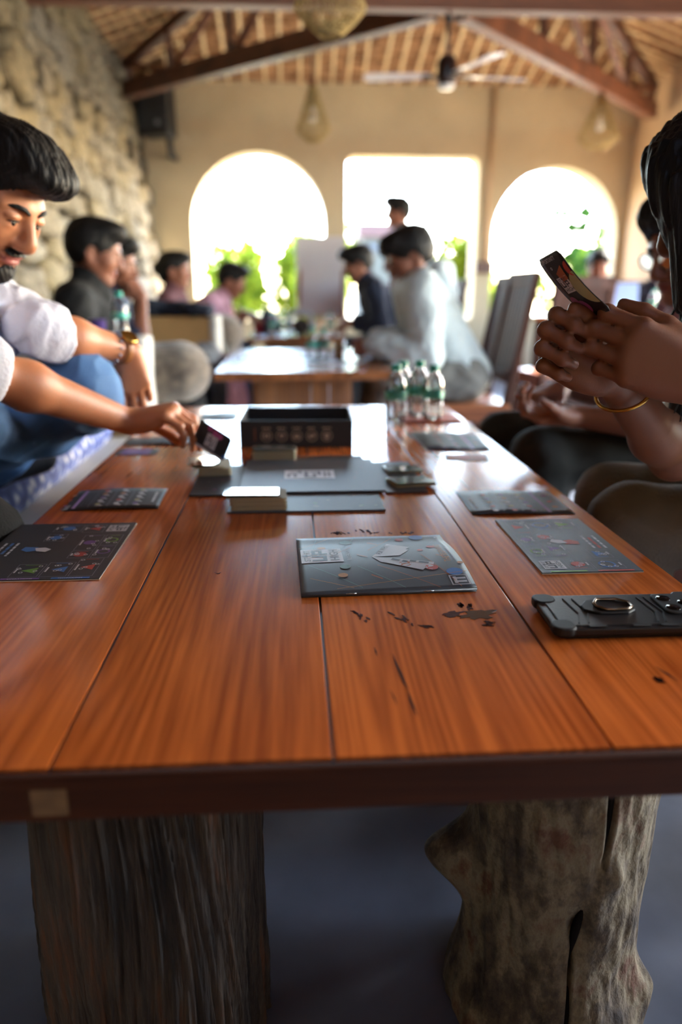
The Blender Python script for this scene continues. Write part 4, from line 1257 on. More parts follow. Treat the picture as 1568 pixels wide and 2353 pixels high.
def hair_short(F, seed=1, quiff=1.0, vol=1.0, side=1.0):
    sd = Solid(); k = F.sc
    E = lambda c, r, kk=0.02, op='u': sd.ell(F(*c), np.array(r) * k, F.A, kk * k, op)
    v = 0.006 + 0.006 * vol
    E((0, -0.020, 0.040), (0.077 + v, 0.097 + v, 0.082 + v))
    E((0, -0.040, 0.005), (0.072 + v * 0.6, 0.072 + v * 0.6, 0.085), 0.03)
    E((0, 0.040, 0.096), (0.060 + v, 0.052, 0.026 + 0.016 * quiff), 0.03)
    E((0.012, 0.070, 0.100), (0.044, 0.036, 0.014 + 0.018 * quiff), 0.03)
    E((-0.025, 0.062, 0.092), (0.034, 0.036, 0.018 + 0.014 * quiff), 0.02)
    E((0, 0.098, -0.022), (0.067, 0.064, 0.088), 0.012, 's')
    E((0, 0.060, -0.105), (0.11, 0.075, 0.085), 0.02, 's')
    E((0, -0.02, -0.150), (0.12, 0.14, 0.080), 0.02, 's')
    for sx in (-1, 1): E((sx * 0.082, 0.004, -0.012), (0.020, 0.024, 0.034), 0.01, 's')
    def dsp(P):
        L = F.loc(P).astype(np.float32)
        return -0.0022 * k * np.abs(waves(L, 230, seed, 4, (1, 0.22, 0.22))) * 2 - 0.003 * k * waves(L, 60, seed + 3, 4, (1, 0.35, 0.35))
    sd.disp = dsp; sd.amp = 0.008
    return sd

def hand_solid(sd, wrist, Fd, N, right, curls, s=1.0, thumb=(0.5, 0.35, 0.3, 0.3), spread=0.05, forearm=None, thumb_out=0.6):
    """curls: four tuples of joint angles in degrees (knuckle, middle, tip), index first"""
    Fd = nrm(Fd); N = np.asarray(N, float); N = nrm(N - Fd * (N @ Fd))
    T = np.cross(Fd, N) * (1 if right else -1)
    w = np.asarray(wrist, float)
    P = lambda f, t, n: w + (Fd * f + T * t + N * n) * s
    # palm
    for t, f1, rr in ((0.029, 0.088, 0.0125), (0.010, 0.092, 0.013), (-0.010, 0.088, 0.0125), (-0.028, 0.080, 0.0115)):
        sd.cone(P(0.008, t * 0.55, 0.0), P(f1, t, -0.001), 0.0165 * s, rr * s, 0.016 * s)
    sd.ell(P(0.048, 0.0, 0.004), np.array([0.040, 0.036, 0.013]) * s, np.stack([Fd, T, N], 1), 0.012 * s)
    sd.ell(P(0.038, 0.024, 0.012), np.array([0.034, 0.016, 0.014]) * s, np.stack([Fd, T, N], 1), 0.014 * s)
    sd.ell(P(0.036, -0.024, 0.010), np.array([0.034, 0.013, 0.012]) * s, np.stack([Fd, T, N], 1), 0.012 * s)
    tips = []
    lens = ((0.044, 0.026, 0.021), (0.048, 0.030, 0.022), (0.045, 0.028, 0.021), (0.035, 0.021, 0.019))
    bases = ((0.088, 0.030), (0.092, 0.010), (0.088, -0.010), (0.080, -0.028))
    rads = ((0.0098, 0.0088, 0.0080, 0.0066), (0.0100, 0.0090, 0.0080, 0.0067), (0.0096, 0.0086, 0.0077, 0.0064), (0.0086, 0.0076, 0.0070, 0.0058))
    fin = []
    for i in range(4):
        a = 0.0; p = P(bases[i][0], bases[i][1], -0.001)
        sp = spread * (1.5 - i)
        d0 = nrm(Fd + T * sp); pts = [p]
        for j in range(3):
            a += math.radians(curls[i][j])
            d = nrm(d0 * math.cos(a) + N * math.sin(a))
            p = p + d * lens[i][j] * s; pts.append(p)
        rr = [r * s for r in rads[i]]
        fin.append((pts, rr)); tips.append(p)
    for pts, rr in fin:
        for j in range(3):
            sd.cone(pts[j], pts[j + 1], rr[j], rr[j + 1], 0.0045 * s)
            sd.ell(pts[j], np.array([rr[j] * 1.06] * 3), None, 0.004 * s)
    # thumb leaves the side of the palm near its base
    b0 = P(0.022, 0.026, 0.008)
    d = nrm(Fd * thumb[0] + T * thumb_out + N * thumb[1])
    p1 = b0 + d * 0.040 * s
    d2 = nrm(Fd * (thumb[0] + thumb[2]) + T * (thumb_out - thumb[2]) + N * (thumb[1] + thumb[3]))
    p2 = p1 + d2 * 0.031 * s
    d3 = nrm(d2 + (Fd * 0.2 - T * 0.15) + N * 0.1)
    p3 = p2 + d3 * 0.024 * s
    sd.cone(b0, p1, 0.0150 * s, 0.0115 * s, 0.014 * s); sd.cone(p1, p2, 0.0112 * s, 0.0100 * s, 0.005 * s); sd.cone(p2, p3, 0.0100 * s, 0.0075 * s, 0.005 * s)
    return tips, p3

RELAX = ((25, 30, 20), (30, 35, 22), (34, 38, 25), (38, 40, 25))
FIST = ((70, 85, 50), (74, 88, 50), (76, 88, 50), (78, 88, 50))

def ik(a, t, l1, l2, pole):
    a = np.asarray(a, float); t = np.asarray(t, float); d = t - a; L = np.linalg.norm(d)
    if L > (l1 + l2) * 0.995: t = a + d * (l1 + l2) * 0.995 / L; d = t - a; L = np.linalg.norm(d)
    x = (l1 * l1 - l2 * l2 + L * L) / (2 * L); h = math.sqrt(max(l1 * l1 - x * x, 1e-6))
    u = d / L; p = np.asarray(pole, float); p = nrm(p - u * (p @ u))
    return a + u * x + p * h

# ------------------------------------------------------------------ whole figure
def torso_solid(sd, J, o, w):
    pel, ch, nk = J['pel'], J['chest'], J['neck']
    r = nrm(J['shR'] - J['shL']); u = nrm(nk - pel); f = np.cross(u, r); r = np.cross(f, u)
    A = np.stack([r, f, u], 1)
    hp = nrm(J['hipR'] - J['hipL'])
    mid = pel * 0.5 + ch * 0.5
    sd.ell(pel, (0.160 * w + o, 0.120 + o, 0.115 + o), A, 0.05)
    sd.ell(mid, (0.142 * w + o, 0.108 + o, 0.165 + o), A, 0.06)
    sd.ell(ch, (0.158 * w + o, 0.112 + o, 0.155 + o), A, 0.06)
    sd.cone(J['shL'], J['shR'], 0.050 * w + o, 0.050 * w + o, 0.05)
    sd.cone(ch + u * 0.06, nk - u * 0.02, 0.085 * w + o, 0.052 + o, 0.05)
    return A

def arm_solid(sd, J, S_, o, w, upto=2.0, loose=0.0):
    sh, el, wr = J['sh' + S_], J['el' + S_], J['wr' + S_]
    L = lambda a, b, t: a + (b - a) * t
    pts = [(sh, 0.050), (L(sh, el, 0.45), 0.044), (el, 0.036), (L(el, wr, 0.28), 0.040), (wr, 0.0245)]
    ts = [0, 0.45, 1.0, 1.28, 2.0]
    for i in range(4):
        if ts[i] >= upto: break
        t = min(1, (upto - ts[i]) / (ts[i + 1] - ts[i]))
        a, b = pts[i][0], L(pts[i][0], pts[i + 1][0], t)
        ra, rb = pts[i][1], pts[i][1] + (pts[i + 1][1] - pts[i][1]) * t
        sd.cone(a, b, ra * w + o + loose * ts[i] * 0.5, rb * w + o + loose * min(upto, ts[i + 1]) * 0.5, 0.022)

def leg_solid(sd, J, S_, o, w, upto=2.0, slim=1.0):
    hp, kn, an = J['hip' + S_], J['kn' + S_], J['an' + S_]
    L = lambda a, b, t: a + (b - a) * t
    pts = [(hp, 0.088), (L(hp, kn, 0.5), 0.074), (kn, 0.056), (L(kn, an, 0.3), 0.055), (an, 0.036)]
    for i in range(4):
        sd.cone(pts[i][0], pts[i + 1][0], (pts[i][1] * w + o) * 1.0, (pts[i + 1][1] * w + o) * 1.0, 0.03)

def person(label, J, head, hands, vox, skin, shirt=None, trousers=None, shoes=None, hair=None, w=1.0, group=None, extras=None, face=True, neck_r=0.052):
    """J: joint positions; head: Frame; hands: dict side -> kwargs for hand_solid; shirt: (material, sleeve, thickness, fold amp)"""
    base = np.array([J['pel'][0], J['pel'][1], 0.0])
    root = thing('person', label, 'person', tuple(base), 0, group)
    sd = Solid()
    torso_solid(sd, J, -0.012, w)
    for S_ in 'LR':
        arm_solid(sd, J, S_, 0.0, w); leg_solid(sd, J, S_, -0.006, w)
        toe = J.get('toe' + S_)
        an = J['an' + S_]
        if toe is None: toe = an + np.array([0, 0, 0])
        d = toe - an
        if np.linalg.norm(d) > 0.02:
            sd.cone(an + np.array([0, 0, -0.035]), toe, 0.032, 0.024, 0.02)
    sd.cone(J['neck'] - nrm(J['neck'] - J['chest']) * 0.03, head(0, -0.022, -0.040), neck_r * w + 0.004, neck_r * w, 0.025)
    head_solid(sd, head)
    tips = {}
    for S_, kw in hands.items():
        tips[S_] = hand_solid(sd, J['wr' + S_], right=(S_ == 'R'), **kw)
    hl = head
    def lip(V):
        P = hl.loc(V)
        d = np.sqrt((P[:, 0] / 0.025) ** 2 + ((P[:, 2] + 0.0655) / 0.0125) ** 2)
        return np.clip((1.15 - d) * 3, 0, 1) * (P[:, 1] > 0.078)
    solid_obj('body', sd, vox, skin, root, base, {'lip': lip})
    if shirt:
        m_, slv, thick, fa = shirt[:4]
        s2 = Solid()
        torso_solid(s2, J, thick, w)
        cuffs = []
        for S_ in 'LR':
            arm_solid(s2, J, S_, thick * 0.9, w, slv, 0.006)
            el, wr, sh = J['el' + S_], J['wr' + S_], J['sh' + S_]
            if slv < 1.95:    # rolled cuff
                c = sh + (el - sh) * min(slv, 1) + (wr - el) * max(0, slv - 1)
                dr = nrm(wr - el) if slv > 1 else nrm(el - sh)
                rr = (0.047 if slv < 1.15 else 0.043) * w + thick
                s2.cone(c - dr * 0.030, c - dr * 0.012, rr - 0.006, rr - 0.004, 0.006)
                cuffs.append((c, dr, rr))
        for c, dr, rr in cuffs: s2.cone(c + dr * (rr * 1.45), c + dr * 0.16, rr * 1.5, rr * 1.5, 0.004, 's')
        hem = J['pel'] - nrm(J['neck'] - J['pel']) * 0.10
        s2.plane(hem, -nrm(J['neck'] - J['pel']))
        # collar
        nd = nrm(head(0, -0.022, -0.05) - J['neck'])
        s2.cone(J['neck'] - nd * 0.035, J['neck'] + nd * 0.022, 0.074 * w + thick * 0.6, 0.058 * w + thick * 0.5, 0.012)
        s2.disp = folds(fa, 26, 3 + int(abs(J['pel'][0]) * 100)); s2.amp = fa * 2
        solid_obj('shirt', s2, max(vox, 0.0045), m_, root, base)
    if trousers:
        m_, thick, fa = trousers
        s3 = Solid()
        u = nrm(J['neck'] - J['pel']); r = nrm(J['hipR'] - J['hipL']); f = np.cross(u, r)
        s3.ell(J['pel'], (0.165 * w + thick, 0.125 + thick, 0.115 + thick), np.stack([np.cross(f, u), f, u], 1), 0.05)
        for S_ in 'LR':
            leg_solid(s3, J, S_, thick, w)
            an, kn = J['an' + S_], J['kn' + S_]; d = nrm(an - kn)
            s3.cone(an - d * 0.10, an - d * 0.0, 0.050 * w + thick, 0.052 * w + thick, 0.03)
        s3.disp = folds(fa, 24, 9); s3.amp = fa * 2
        solid_obj('trousers', s3, max(vox, 0.0045), m_, root, base)
    if shoes:
        for S_ in 'LR':
            an, toe = J['an' + S_], J.get('toe' + S_)
            if toe is None: continue
            s4 = Solid()
            d = nrm((toe - an) * np.array([1, 1, 0]) + 1e-9)
            g = an + np.array([0, 0, -0.035])
            s4.cone(g - d * 0.03, toe, 0.045, 0.036, 0.03); s4.cone(g, g + np.array([0, 0, 0.04]), 0.045, 0.046, 0.02)
            s4.plane(np.array([0, 0, max(0.004, min(g[2], toe[2]) - 0.045)]), (0, 0, -1))
            solid_obj('shoe', s4, max(vox, 0.006), shoes, root, base)
    if hair is not None:
        solid_obj('hair', hair[0], hair[1], hair[2], root, base)
    if face:
        for sx in (-1, 1):
            c = head(sx * 0.031, 0.0815, 0.0); Am = Matrix([list(row) for row in head.A])
            k = head.sc
            e = MB().lathe([(0.0, -0.0118 * k), (0.006 * k, -0.0100 * k), (0.0105 * k, -0.005 * k), (0.0118 * k, 0), (0.0105 * k, 0.005 * k), (0.006 * k, 0.0100 * k), (0.0, 0.0118 * k)], 14, tuple(c - base), Am @ Matrix.Rotation(R(-90), 3, 'X')).build('eye', EYEW, root, True)
            ci = head(sx * 0.031, 0.0922, -0.003)
            MB().lathe([(0.0, 0.0022 * k), (0.004 * k, 0.0014 * k), (0.0055 * k, -0.001 * k)], 12, tuple(ci - base), Am @ Matrix.Rotation(R(-90), 3, 'X')).build('iris', IRIS, e, True)
            pts = [head(sx * x, y, z) - base for x, y, z in ((0.0165, 0.0885, 0.0005), (0.024, 0.0945, 0.0030), (0.033, 0.0950, 0.0030), (0.041, 0.0900, 0.0010), (0.0475, 0.0815, -0.0020))]
            MB().tube(pts, [0.0008 * k, 0.0014 * k, 0.0015 * k, 0.0014 * k, 0.0008 * k], 5, True).build('eyelash', HAIR, root, True)
            pts = [head(sx * x, y, z) - base for x, y, z in ((0.010, 0.0975, 0.020), (0.022, 0.0965, 0.0255), (0.036, 0.090, 0.0265), (0.050, 0.077, 0.0215))]
            MB().tube(pts, [0.0035 * k, 0.0046 * k, 0.0042 * k, 0.0015 * k], 6, True).build('eyebrow', HAIR, root, True)
    if extras: extras(root, base, sd, tips)
    return root, tips

def seated(pel, yaw, lean=0.2, head_pitch=0.3, head_turn=0.0, wrL=None, wrR=None, poleL=None, poleR=None, thigh=0.43, knee_up=0.0, feet_z=0.085, foot_fwd=0.05, w=1.0, sc=1.0, splay=0.02, sit_h=1.0):
    f = np.array([math.cos(yaw), math.sin(yaw), 0.0]); r = np.array([f[1], -f[0], 0.0]); z = np.array([0, 0, 1.0])
    J = {}; pel = np.asarray(pel, float)
    up = lambda a: f * math.sin(a) + z * math.cos(a)
    J['pel'] = pel
    J['chest'] = pel + up(lean) * 0.33 * sc * sit_h
    J['neck'] = J['chest'] + up(lean * 1.15) * 0.19 * sc
    sh = J['chest'] + up(lean) * 0.12 * sc
    J['shL'] = sh - r * 0.175 * w * sc; J['shR'] = sh + r * 0.175 * w * sc
    hc = J['neck'] + up(lean * 0.6 + head_pitch * 0.5) * 0.135 * sc
    ht = yaw + head_turn
    hf = np.array([math.cos(ht), math.sin(ht), 0]) * math.cos(head_pitch) - z * math.sin(head_pitch)
    H = Frame(hc, hf, z, sc)
    for S_, sg in (('L', -1), ('R', 1)):
        J['hip' + S_] = pel + r * 0.085 * sg * w - z * 0.01
        J['kn' + S_] = J['hip' + S_] + f * thigh * sc + r * sg * (0.04 + splay) + z * knee_up
        an = J['kn' + S_] + f * foot_fwd; an[2] = feet_z
        J['an' + S_] = an; J['toe' + S_] = an + f * 0.15 + np.array([0, 0, -0.05])
        t = (wrL if S_ == 'L' else wrR)
        if t is None: t = J['kn' + S_] - f * 0.10 + z * 0.10 - r * sg * 0.06
        po = (poleL if S_ == 'L' else poleR)
        if po is None: po = r * sg * 0.5 - z - f * 0.3
        J['wr' + S_] = np.asarray(t, float)
        J['el' + S_] = ik(J['sh' + S_], J['wr' + S_], 0.285 * sc, 0.255 * sc, po)
    return J, H, f, r
# ================================================================== the people
V3 = lambda *a: np.array(a, float)
def joints(**k): return {a: np.asarray(b, float) for a, b in k.items()}

# ---- man in the white shirt reaching for a card
J = joints(pel=(-0.86, 1.40, 0.60), chest=(-0.70, 1.395, 0.845), neck=(-0.61, 1.40, 0.975),
           shL=(-0.615, 1.575, 0.885), shR=(-0.625, 1.225, 0.885), elL=(-0.475, 1.50, 0.835), wrL=(-0.352, 1.62, 0.795), elR=(-0.505, 1.235, 0.795), wrR=(-0.325, 1.45, 0.672),
           hipL=(-0.83, 1.49, 0.60), hipR=(-0.83, 1.31, 0.60), knL=(-0.425, 1.53, 0.715), anL=(-0.70, 1.66, 0.56), knR=(-0.62, 1.28, 0.70), anR=(-0.575, 1.57, 0.655))
J['toeL'] = J['anL'] + V3(0.10, 0.08, -0.02); J['toeR'] = J['anR'] + V3(0.0, 0.02, -0.02)
H1 = Frame((-0.522, 1.40, 1.072), (0.80, -0.30, -0.55), (0.15, 0.0, 1), 0.98)
denim = mat('blue_denim', '#2a466c', 0.85, col2='#456a96', scale=4, bump=0.25, bscale=300, lo=0.4, hi=0.72)
white_shirt = cloth('white_cotton', '#c9c9d4', bump=0.25, bscale=150, var=0.08)
hr = hair_short(H1, 2, 1.2, 0.7)
hr.ell(H1(0.006, 0.104, 0.092), np.array([0.046, 0.034, 0.024]) * 0.98, H1.A, 0.03)
hr.ell(H1(-0.03, 0.088, 0.086), np.array([0.034, 0.030, 0.024]) * 0.98, H1.A, 0.03)
def man1_extra(root, base, sd, tips):
    # moustache and chin beard hugging the face
    for nm, parts in (('moustache', [((0.014, 0.100, -0.0515), (0.018, 0.011, 0.0065)), ((-0.014, 0.100, -0.0515), (0.018, 0.011, 0.0065))]),
                      ('beard', [((0, 0.088, -0.100), (0.026, 0.018, 0.020)), ((0.040, 0.058, -0.092), (0.022, 0.036, 0.018)), ((-0.040, 0.058, -0.092), (0.022, 0.036, 0.018)), ((0.058, 0.020, -0.062), (0.016, 0.026, 0.034)), ((-0.058, 0.020, -0.062), (0.016, 0.026, 0.034)), ((0, 0.092, -0.083), (0.010, 0.010, 0.006))])):
        s = Solid()
        for c, r_ in parts: s.ell(H1(*c), np.array(r_) * H1.sc, H1.A, 0.008)
        ref = Solid(); head_solid(ref, H1)
        inner = ref
        s2 = s
        s.disp = None
        class Shell(Solid): pass
        sh = Shell(); sh.p = s.p
        thick = 0.0035 if nm == 'moustache' else 0.0022
        def val(P, blk=None, D=None, rad=0.0, s=s, ref=ref, thick=thick):
            return np.maximum(Solid.value(s, P), Solid.value(ref, P) - thick - 0.0008 * waves(P, 500, 3, 4))
        sh.value = val
        solid_obj(nm, sh, 0.0022, HAIR, root, base)
    # wrist watch and bracelet on the left arm
    wv = nrm(J['wrL'] - J['elL']); c = J['wrL'] - wv * 0.012
    q = Vector(wv).to_track_quat('Z', 'Y').to_matrix()
    MB().lathe([(0.030, -0.008), (0.0315, -0.006), (0.0315, 0.006), (0.030, 0.008)], 24, tuple(c - base), q).build('watch_strap', mat('tan_strap', '#8a5326', 0.5), root, True)
    n = nrm(V3(0.72, -0.1, 0.70)); n = nrm(n - wv * (n @ wv)); pc = c + n * 0.032
    q2 = Vector(n).to_track_quat('Z', 'Y').to_matrix()
    MB().lathe([(0.0, 0.004), (0.0145, 0.004), (0.018, 0.0045), (0.0185, 0.001), (0.0185, -0.004), (0, -0.004)], 26, tuple(pc - base), q2).build('watch_case', M['gold'], root, True)
    c2 = J['wrL'] - wv * 0.035
    for k in range(14):
        a = 2 * math.pi * k / 14
        p = Vector(c2 - base) + q @ Vector((0.0325 * math.cos(a), 0.0325 * math.sin(a), 0.0))
        MB().lathe([(0, -0.004), (0.004, 0), (0, 0.004)], 8, p).build('bracelet_bead', mat('bead', '#5a5f78', 0.3), root, True)
man1, tips1 = person('man in a white shirt and blue jeans bending over the table to take a card', J, H1,
    {'R': dict(Fd=(0.93, -0.06, 0.20), N=(0.22, 0.12, -0.97), curls=((48, 30, 15), (52, 34, 18), (50, 38, 22), (46, 42, 24)), s=0.98, thumb=(0.55, 0.75, 0.3, 0.2), thumb_out=0.35, spread=0.06),
     'L': dict(Fd=(0.10, 0.05, -0.99), N=(-0.25, 0.95, 0.0), curls=((14, 20, 12), (16, 24, 14), (20, 28, 16), (24, 32, 18)), s=0.90, thumb=(0.85, 0.30, 0.2, 0.3), thumb_out=0.4)},
    0.0043, SK1, (white_shirt, 1.02, 0.009, 0.008), (denim, 0.014, 0.007), cloth('dark_sock', '#12141a'), (hr, 0.0032, HAIR), extras=man1_extra)

# the card between his fingers
tip = tips1['R'][0][1]
def card_frame(name, label, c, u, v, w, h, front, prints, bend=0.0):
    """u: right along the short side, v: up along the long side, both seen from the printed side"""
    c = np.asarray(c, float); u = nrm(u); v = np.asarray(v, float); v = nrm(v - u * (v @ u)); n = np.cross(u, v)
    t = thing(name, label, 'card', tuple(c))
    def sf(x, y, lift):
        z = bend * math.cos(math.pi * y / h) + 0.25 * bend * x / w
        return Vector(tuple(u * x + v * y + n * (z + 0.0005 + 0.00015 * lift)))
    nx, ny = 6, 14; rr = 0.0045; pts = []
    for j in range(ny + 1):
        y = -h / 2 + h * j / ny
        e = max(0, abs(y) - (h / 2 - rr)); ww = w / 2 - (rr - math.sqrt(max(0, rr * rr - e * e)))
        for i in range(nx + 1): pts.append(tuple(sf(-ww + 2 * ww * i / nx, y, -3)))
    o = fast_mesh('card', pts, grid_quads(nx + 1, ny + 1), M[front], t)
    sm = o.modifiers.new('thick', 'SOLIDIFY'); sm.thickness = 0.0006; sm.offset = -1
    p = Print(sf); prints(p); p.build(o)
    return t
def pr_man(p):
    p.logo(-0.016, -0.012, 0.026)
    p.rect('p_mist', -0.026, -0.036, -0.021, 0.030)
    p.disc('p_magenta', 0.016, -0.002, 0.007); p.disc('p_magenta', 0.020, 0.012, 0.006); p.disc('p_magenta', 0.015, -0.014, 0.006)
    p.disc('p_orange', -0.018, 0.036, 0.006); p.disc('p_blue', -0.016, -0.037, 0.004)
card_frame('playing_card', 'dark card with pink blobs held between the fingertips of the man in white', (-0.162, 1.415, 0.640), (0.299, -0.088, 0.66), (-0.617, 0.347, 0.329), 0.050, 0.078, 'dark_card', pr_man)

# ---- woman seated by the table edge, holding a card in both hands
J = joints(pel=(0.98, 1.13, 0.56), chest=(0.845, 1.12, 0.84), neck=(0.73, 1.10, 0.985),
           shL=(0.80, 0.935, 0.915), shR=(0.80, 1.27, 0.915), elL=(0.665, 0.885, 0.715), wrL=(0.468, 0.835, 0.818), elR=(0.575, 1.075, 0.672), wrR=(0.398, 0.925, 0.815),
           hipL=(0.95, 1.04, 0.55), hipR=(0.95, 1.22, 0.55), knL=(0.565, 1.165, 0.535), knR=(0.60, 1.33, 0.53), anL=(0.60, 1.16, 0.09), anR=(0.62, 1.33, 0.09),
           toeL=(0.46, 1.15, 0.04), toeR=(0.48, 1.33, 0.04))
H2 = Frame((0.612, 1.065, 1.048), (-0.84, 0.34, -0.46), (-0.2, 0, 1), 0.95)
def pattern_mat():
    m, n, l, b = new_mat('black_cream_pattern')
    tc = n.new('ShaderNodeTexCoord'); v = n.new('ShaderNodeTexVoronoi'); v.inputs['Scale'].default_value = 11; v.feature = 'SMOOTH_F1'
    l.new(tc.outputs['Object'], v.inputs['Vector'])
    rp = n.new('ShaderNodeValToRGB'); rp.color_ramp.interpolation = 'CONSTANT'
    rp.color_ramp.elements[0].color = c4(srgb('#0b0d14')); rp.color_ramp.elements[1].position = 0.34; rp.color_ramp.elements[1].color = c4(srgb('#b9b09d'))
    e = rp.color_ramp.elements.new(0.44); e.color = c4(srgb('#0b0d14'))
    l.new(v.outputs['Distance'], rp.inputs[0]); l.new(rp.outputs[0], b.inputs['Base Color']); b.inputs['Roughness'].default_value = 0.8
    return m
hw = Solid()
E2 = lambda c, r_, kk=0.03: hw.ell(H2(*c), np.array(r_) * H2.sc, H2.A, kk)
E2((0, -0.020, 0.040), (0.090, 0.110, 0.098)); E2((0, -0.055, -0.02), (0.088, 0.075, 0.11))
E2((-0.060, 0.020, 0.020), (0.036, 0.078, 0.085)); E2((-0.066, 0.058, -0.005), (0.028, 0.044, 0.085)); E2((-0.05, 0.075, 0.05), (0.04, 0.035, 0.05)); E2((0.060, 0.010, 0.020), (0.034, 0.075, 0.080)); E2((0, 0.050, 0.085), (0.062, 0.050, 0.034))
for k_, (x, y, z0, z1) in enumerate(((-0.080, 0.062, 0.02, -0.13), (-0.078, 0.030, 0.02, -0.17), (-0.082, -0.01, 0.0, -0.20), (-0.072, -0.05, 0.0, -0.24), (0.074, 0.02, 0.0, -0.16), (0.078, -0.02, 0.0, -0.22))):
    a = H2(x, y, z0); b2 = a + V3(0.0, -0.01, z1 + z0 * 0.0) + (H2(x, y, z0) - H2(x * 0.8, y, z0)) * 0.4
    hw.cone(a, b2, 0.036, 0.014, 0.03)
hw.cone(H2(0, -0.07, -0.02), J['neck'] + V3(0.06, 0.0, -0.10), 0.075, 0.045, 0.04)
hw.disp = lambda P: -0.0030 * np.abs(waves(P, 190, 6, 4, (1, 1, 0.12))) * 2 - 0.003 * waves(P, 60, 7, 4, (1, 1, 0.2)); hw.amp = 0.01
def woman_extra(root, base, sd, tips):
    # glasses
    for sx in (-1, 1):
        c = H2(sx * 0.031, 0.104, 0.0); Am = Matrix([list(r_) for r_ in H2.A])
        pts = [Vector(c - base) + Am @ Vector((0.025 * math.cos(R(a)), 0.002 * math.cos(R(a)) * -sx, 0.021 * math.sin(R(a)))) for a in range(0, 361, 20)]
        MB().tube(pts, 0.0017, 6, False).build('glasses_rim', M['black'], root, True)
        MB().add([tuple(q) for q in pts[:-1]], [tuple(range(len(pts) - 1))]).build('glasses_lens', mat('lens_clear', '#dfe6ea', 0.02, trans=1.0, ior=1.3), root)
        MB().tube([tuple(H2(sx * 0.056, 0.102, 0.004) - base), tuple(H2(sx * 0.080, 0.05, 0.006) - base), tuple(H2(sx * 0.083, -0.02, 0.0) - base)], 0.0018, 6).build('glasses_temple', M['black'], root, True)
    MB().tube([tuple(H2(-0.008, 0.106, 0.004) - base), tuple(H2(0, 0.108, 0.007) - base), tuple(H2(0.008, 0.106, 0.004) - base)], 0.0016, 6).build('glasses_bridge', M['black'], root, True)
    # bangle on the right wrist
    wv = nrm(J['wrR'] - J['elR']); c = J['wrR'] - wv * 0.050
    q = Vector(nrm(wv + V3(0, 0, 0.35))).to_track_quat('Z', 'Y').to_matrix()
    pts = [Vector(c - base) + q @ Vector((0.036 * math.cos(R(a)), 0.033 * math.sin(R(a)), 0)) for a in range(0, 361, 12)]
    MB().tube(pts, 0.0026, 8, False).build('bangle', M['gold'], root, True)
    # loose curls of hair at the ends
    rg_ = random.Random(4)
    for k in range(60):
        x = rg_.choice((-1, 1)) * rg_.uniform(0.05, 0.095); y = rg_.uniform(-0.06, 0.06)
        p0 = H2(x, y, -0.02) + V3(0, 0, -0.04); L = rg_.uniform(0.14, 0.25); ph = rg_.uniform(0, 6); am = rg_.uniform(0.006, 0.016)
        pts = [p0 + V3(-0.02 * t_ + am * t_ * math.sin(9 * t_ + ph), am * t_ * math.cos(8 * t_ + ph) - 0.012 * t_, -L * t_) - base for t_ in np.linspace(0, 1, 12)]
        MB().tube(pts, [0.004 - 0.003 * i / 11 for i in range(12)], 5).build('hair_lock', HAIR2, root, True)
dark_trouser = cloth('charcoal_twill', '#6b645a', var=0.2, scale=12, bump=0.3)
womanA, tipsA = person('woman with long black hair and glasses holding up a card in both hands', J, H2,
    {'L': dict(Fd=(-0.90, 0.10, 0.32), N=(0.10, 0.99, 0.05), curls=((24, 92, 55), (30, 96, 55), (34, 96, 55), (38, 96, 55)), s=1.0, thumb=(0.95, 0.35, 0.2, 0.15), thumb_out=0.42, spread=0.03),
     'R': dict(Fd=(-0.86, -0.05, 0.42), N=(-0.05, -0.98, -0.1), curls=((48, 92, 50), (52, 94, 50), (56, 94, 50), (60, 94, 50)), s=0.97, thumb=(0.95, 0.35, 0.2, 0.15), thumb_out=0.42, spread=0.03)},
    0.0034, SK3, (pattern_mat(), 0.95, 0.014, 0.004), (dark_trouser, 0.014, 0.003), M['black'], (hw, 0.004, HAIR2), w=0.90, extras=woman_extra, face=True)
def pr_opp(p):
    p.text('p_mist', 'OPPORTUNITY', -0.025, 0.038, 0.0072, 0.036, bold=True)
    p.disc('p_red', 0.0265, 0.022, 0.010, 1, 90, 270); p.ring('p_mist', -0.010, 0.030, 0.002, 0.001)
    p.poly('p_brick', [(-0.008, 0.022), (0.012, 0.030), (0.010, 0.012), (-0.004, 0.008)])
    p.logo(-0.016, -0.006, 0.024)
    p.disc('p_khaki', 0.0285, -0.006, 0.024, 1, 90, 270)
    p.disc('p_magenta', -0.010, -0.030, 0.011); p.disc('p_magenta', -0.018, -0.018, 0.007)
card_frame('playing_card', 'black OPPORTUNITY card held up in both hands by the woman with glasses', (0.322, 0.872, 0.922), (0.07, -0.97, 0.18), (-0.71, 0.08, 0.71), 0.058, 0.092, 'black_card', pr_opp, 0.004)

# ---- person in the dusty pink shirt next to her
J, H3, f, r_ = seated((0.98, 1.78, 0.55), R(182), 0.32, 0.35, 0.25, wrL=(0.635, 1.655, 0.640), wrR=(0.72, 1.98, 0.66), poleL=(0.6, -0.5, -0.6), thigh=0.42)
J.update(pel=V3(1.08, 1.80, 0.53), chest=V3(1.05, 1.80, 0.775), neck=V3(1.01, 1.80, 0.905), shL=V3(1.03, 1.63, 0.86), shR=V3(1.03, 1.97, 0.86), hipL=V3(1.05, 1.71, 0.52), hipR=V3(1.05, 1.89, 0.52))
J['elL'] = ik(J['shL'], J['wrL'], 0.285, 0.255, (0.3, -0.3, -1)); J['elR'] = ik(J['shR'], J['wrR'], 0.285, 0.255, (0.3, 0.3, -1))
H3 = Frame((0.935, 1.80, 1.015), (-0.88, -0.28, -0.34), (0, 0, 1), 0.97)
J['knL'] = V3(0.575, 1.68, 0.535); J['anL'] = V3(0.58, 1.69, 0.09); J['toeL'] = V3(0.43, 1.69, 0.04)
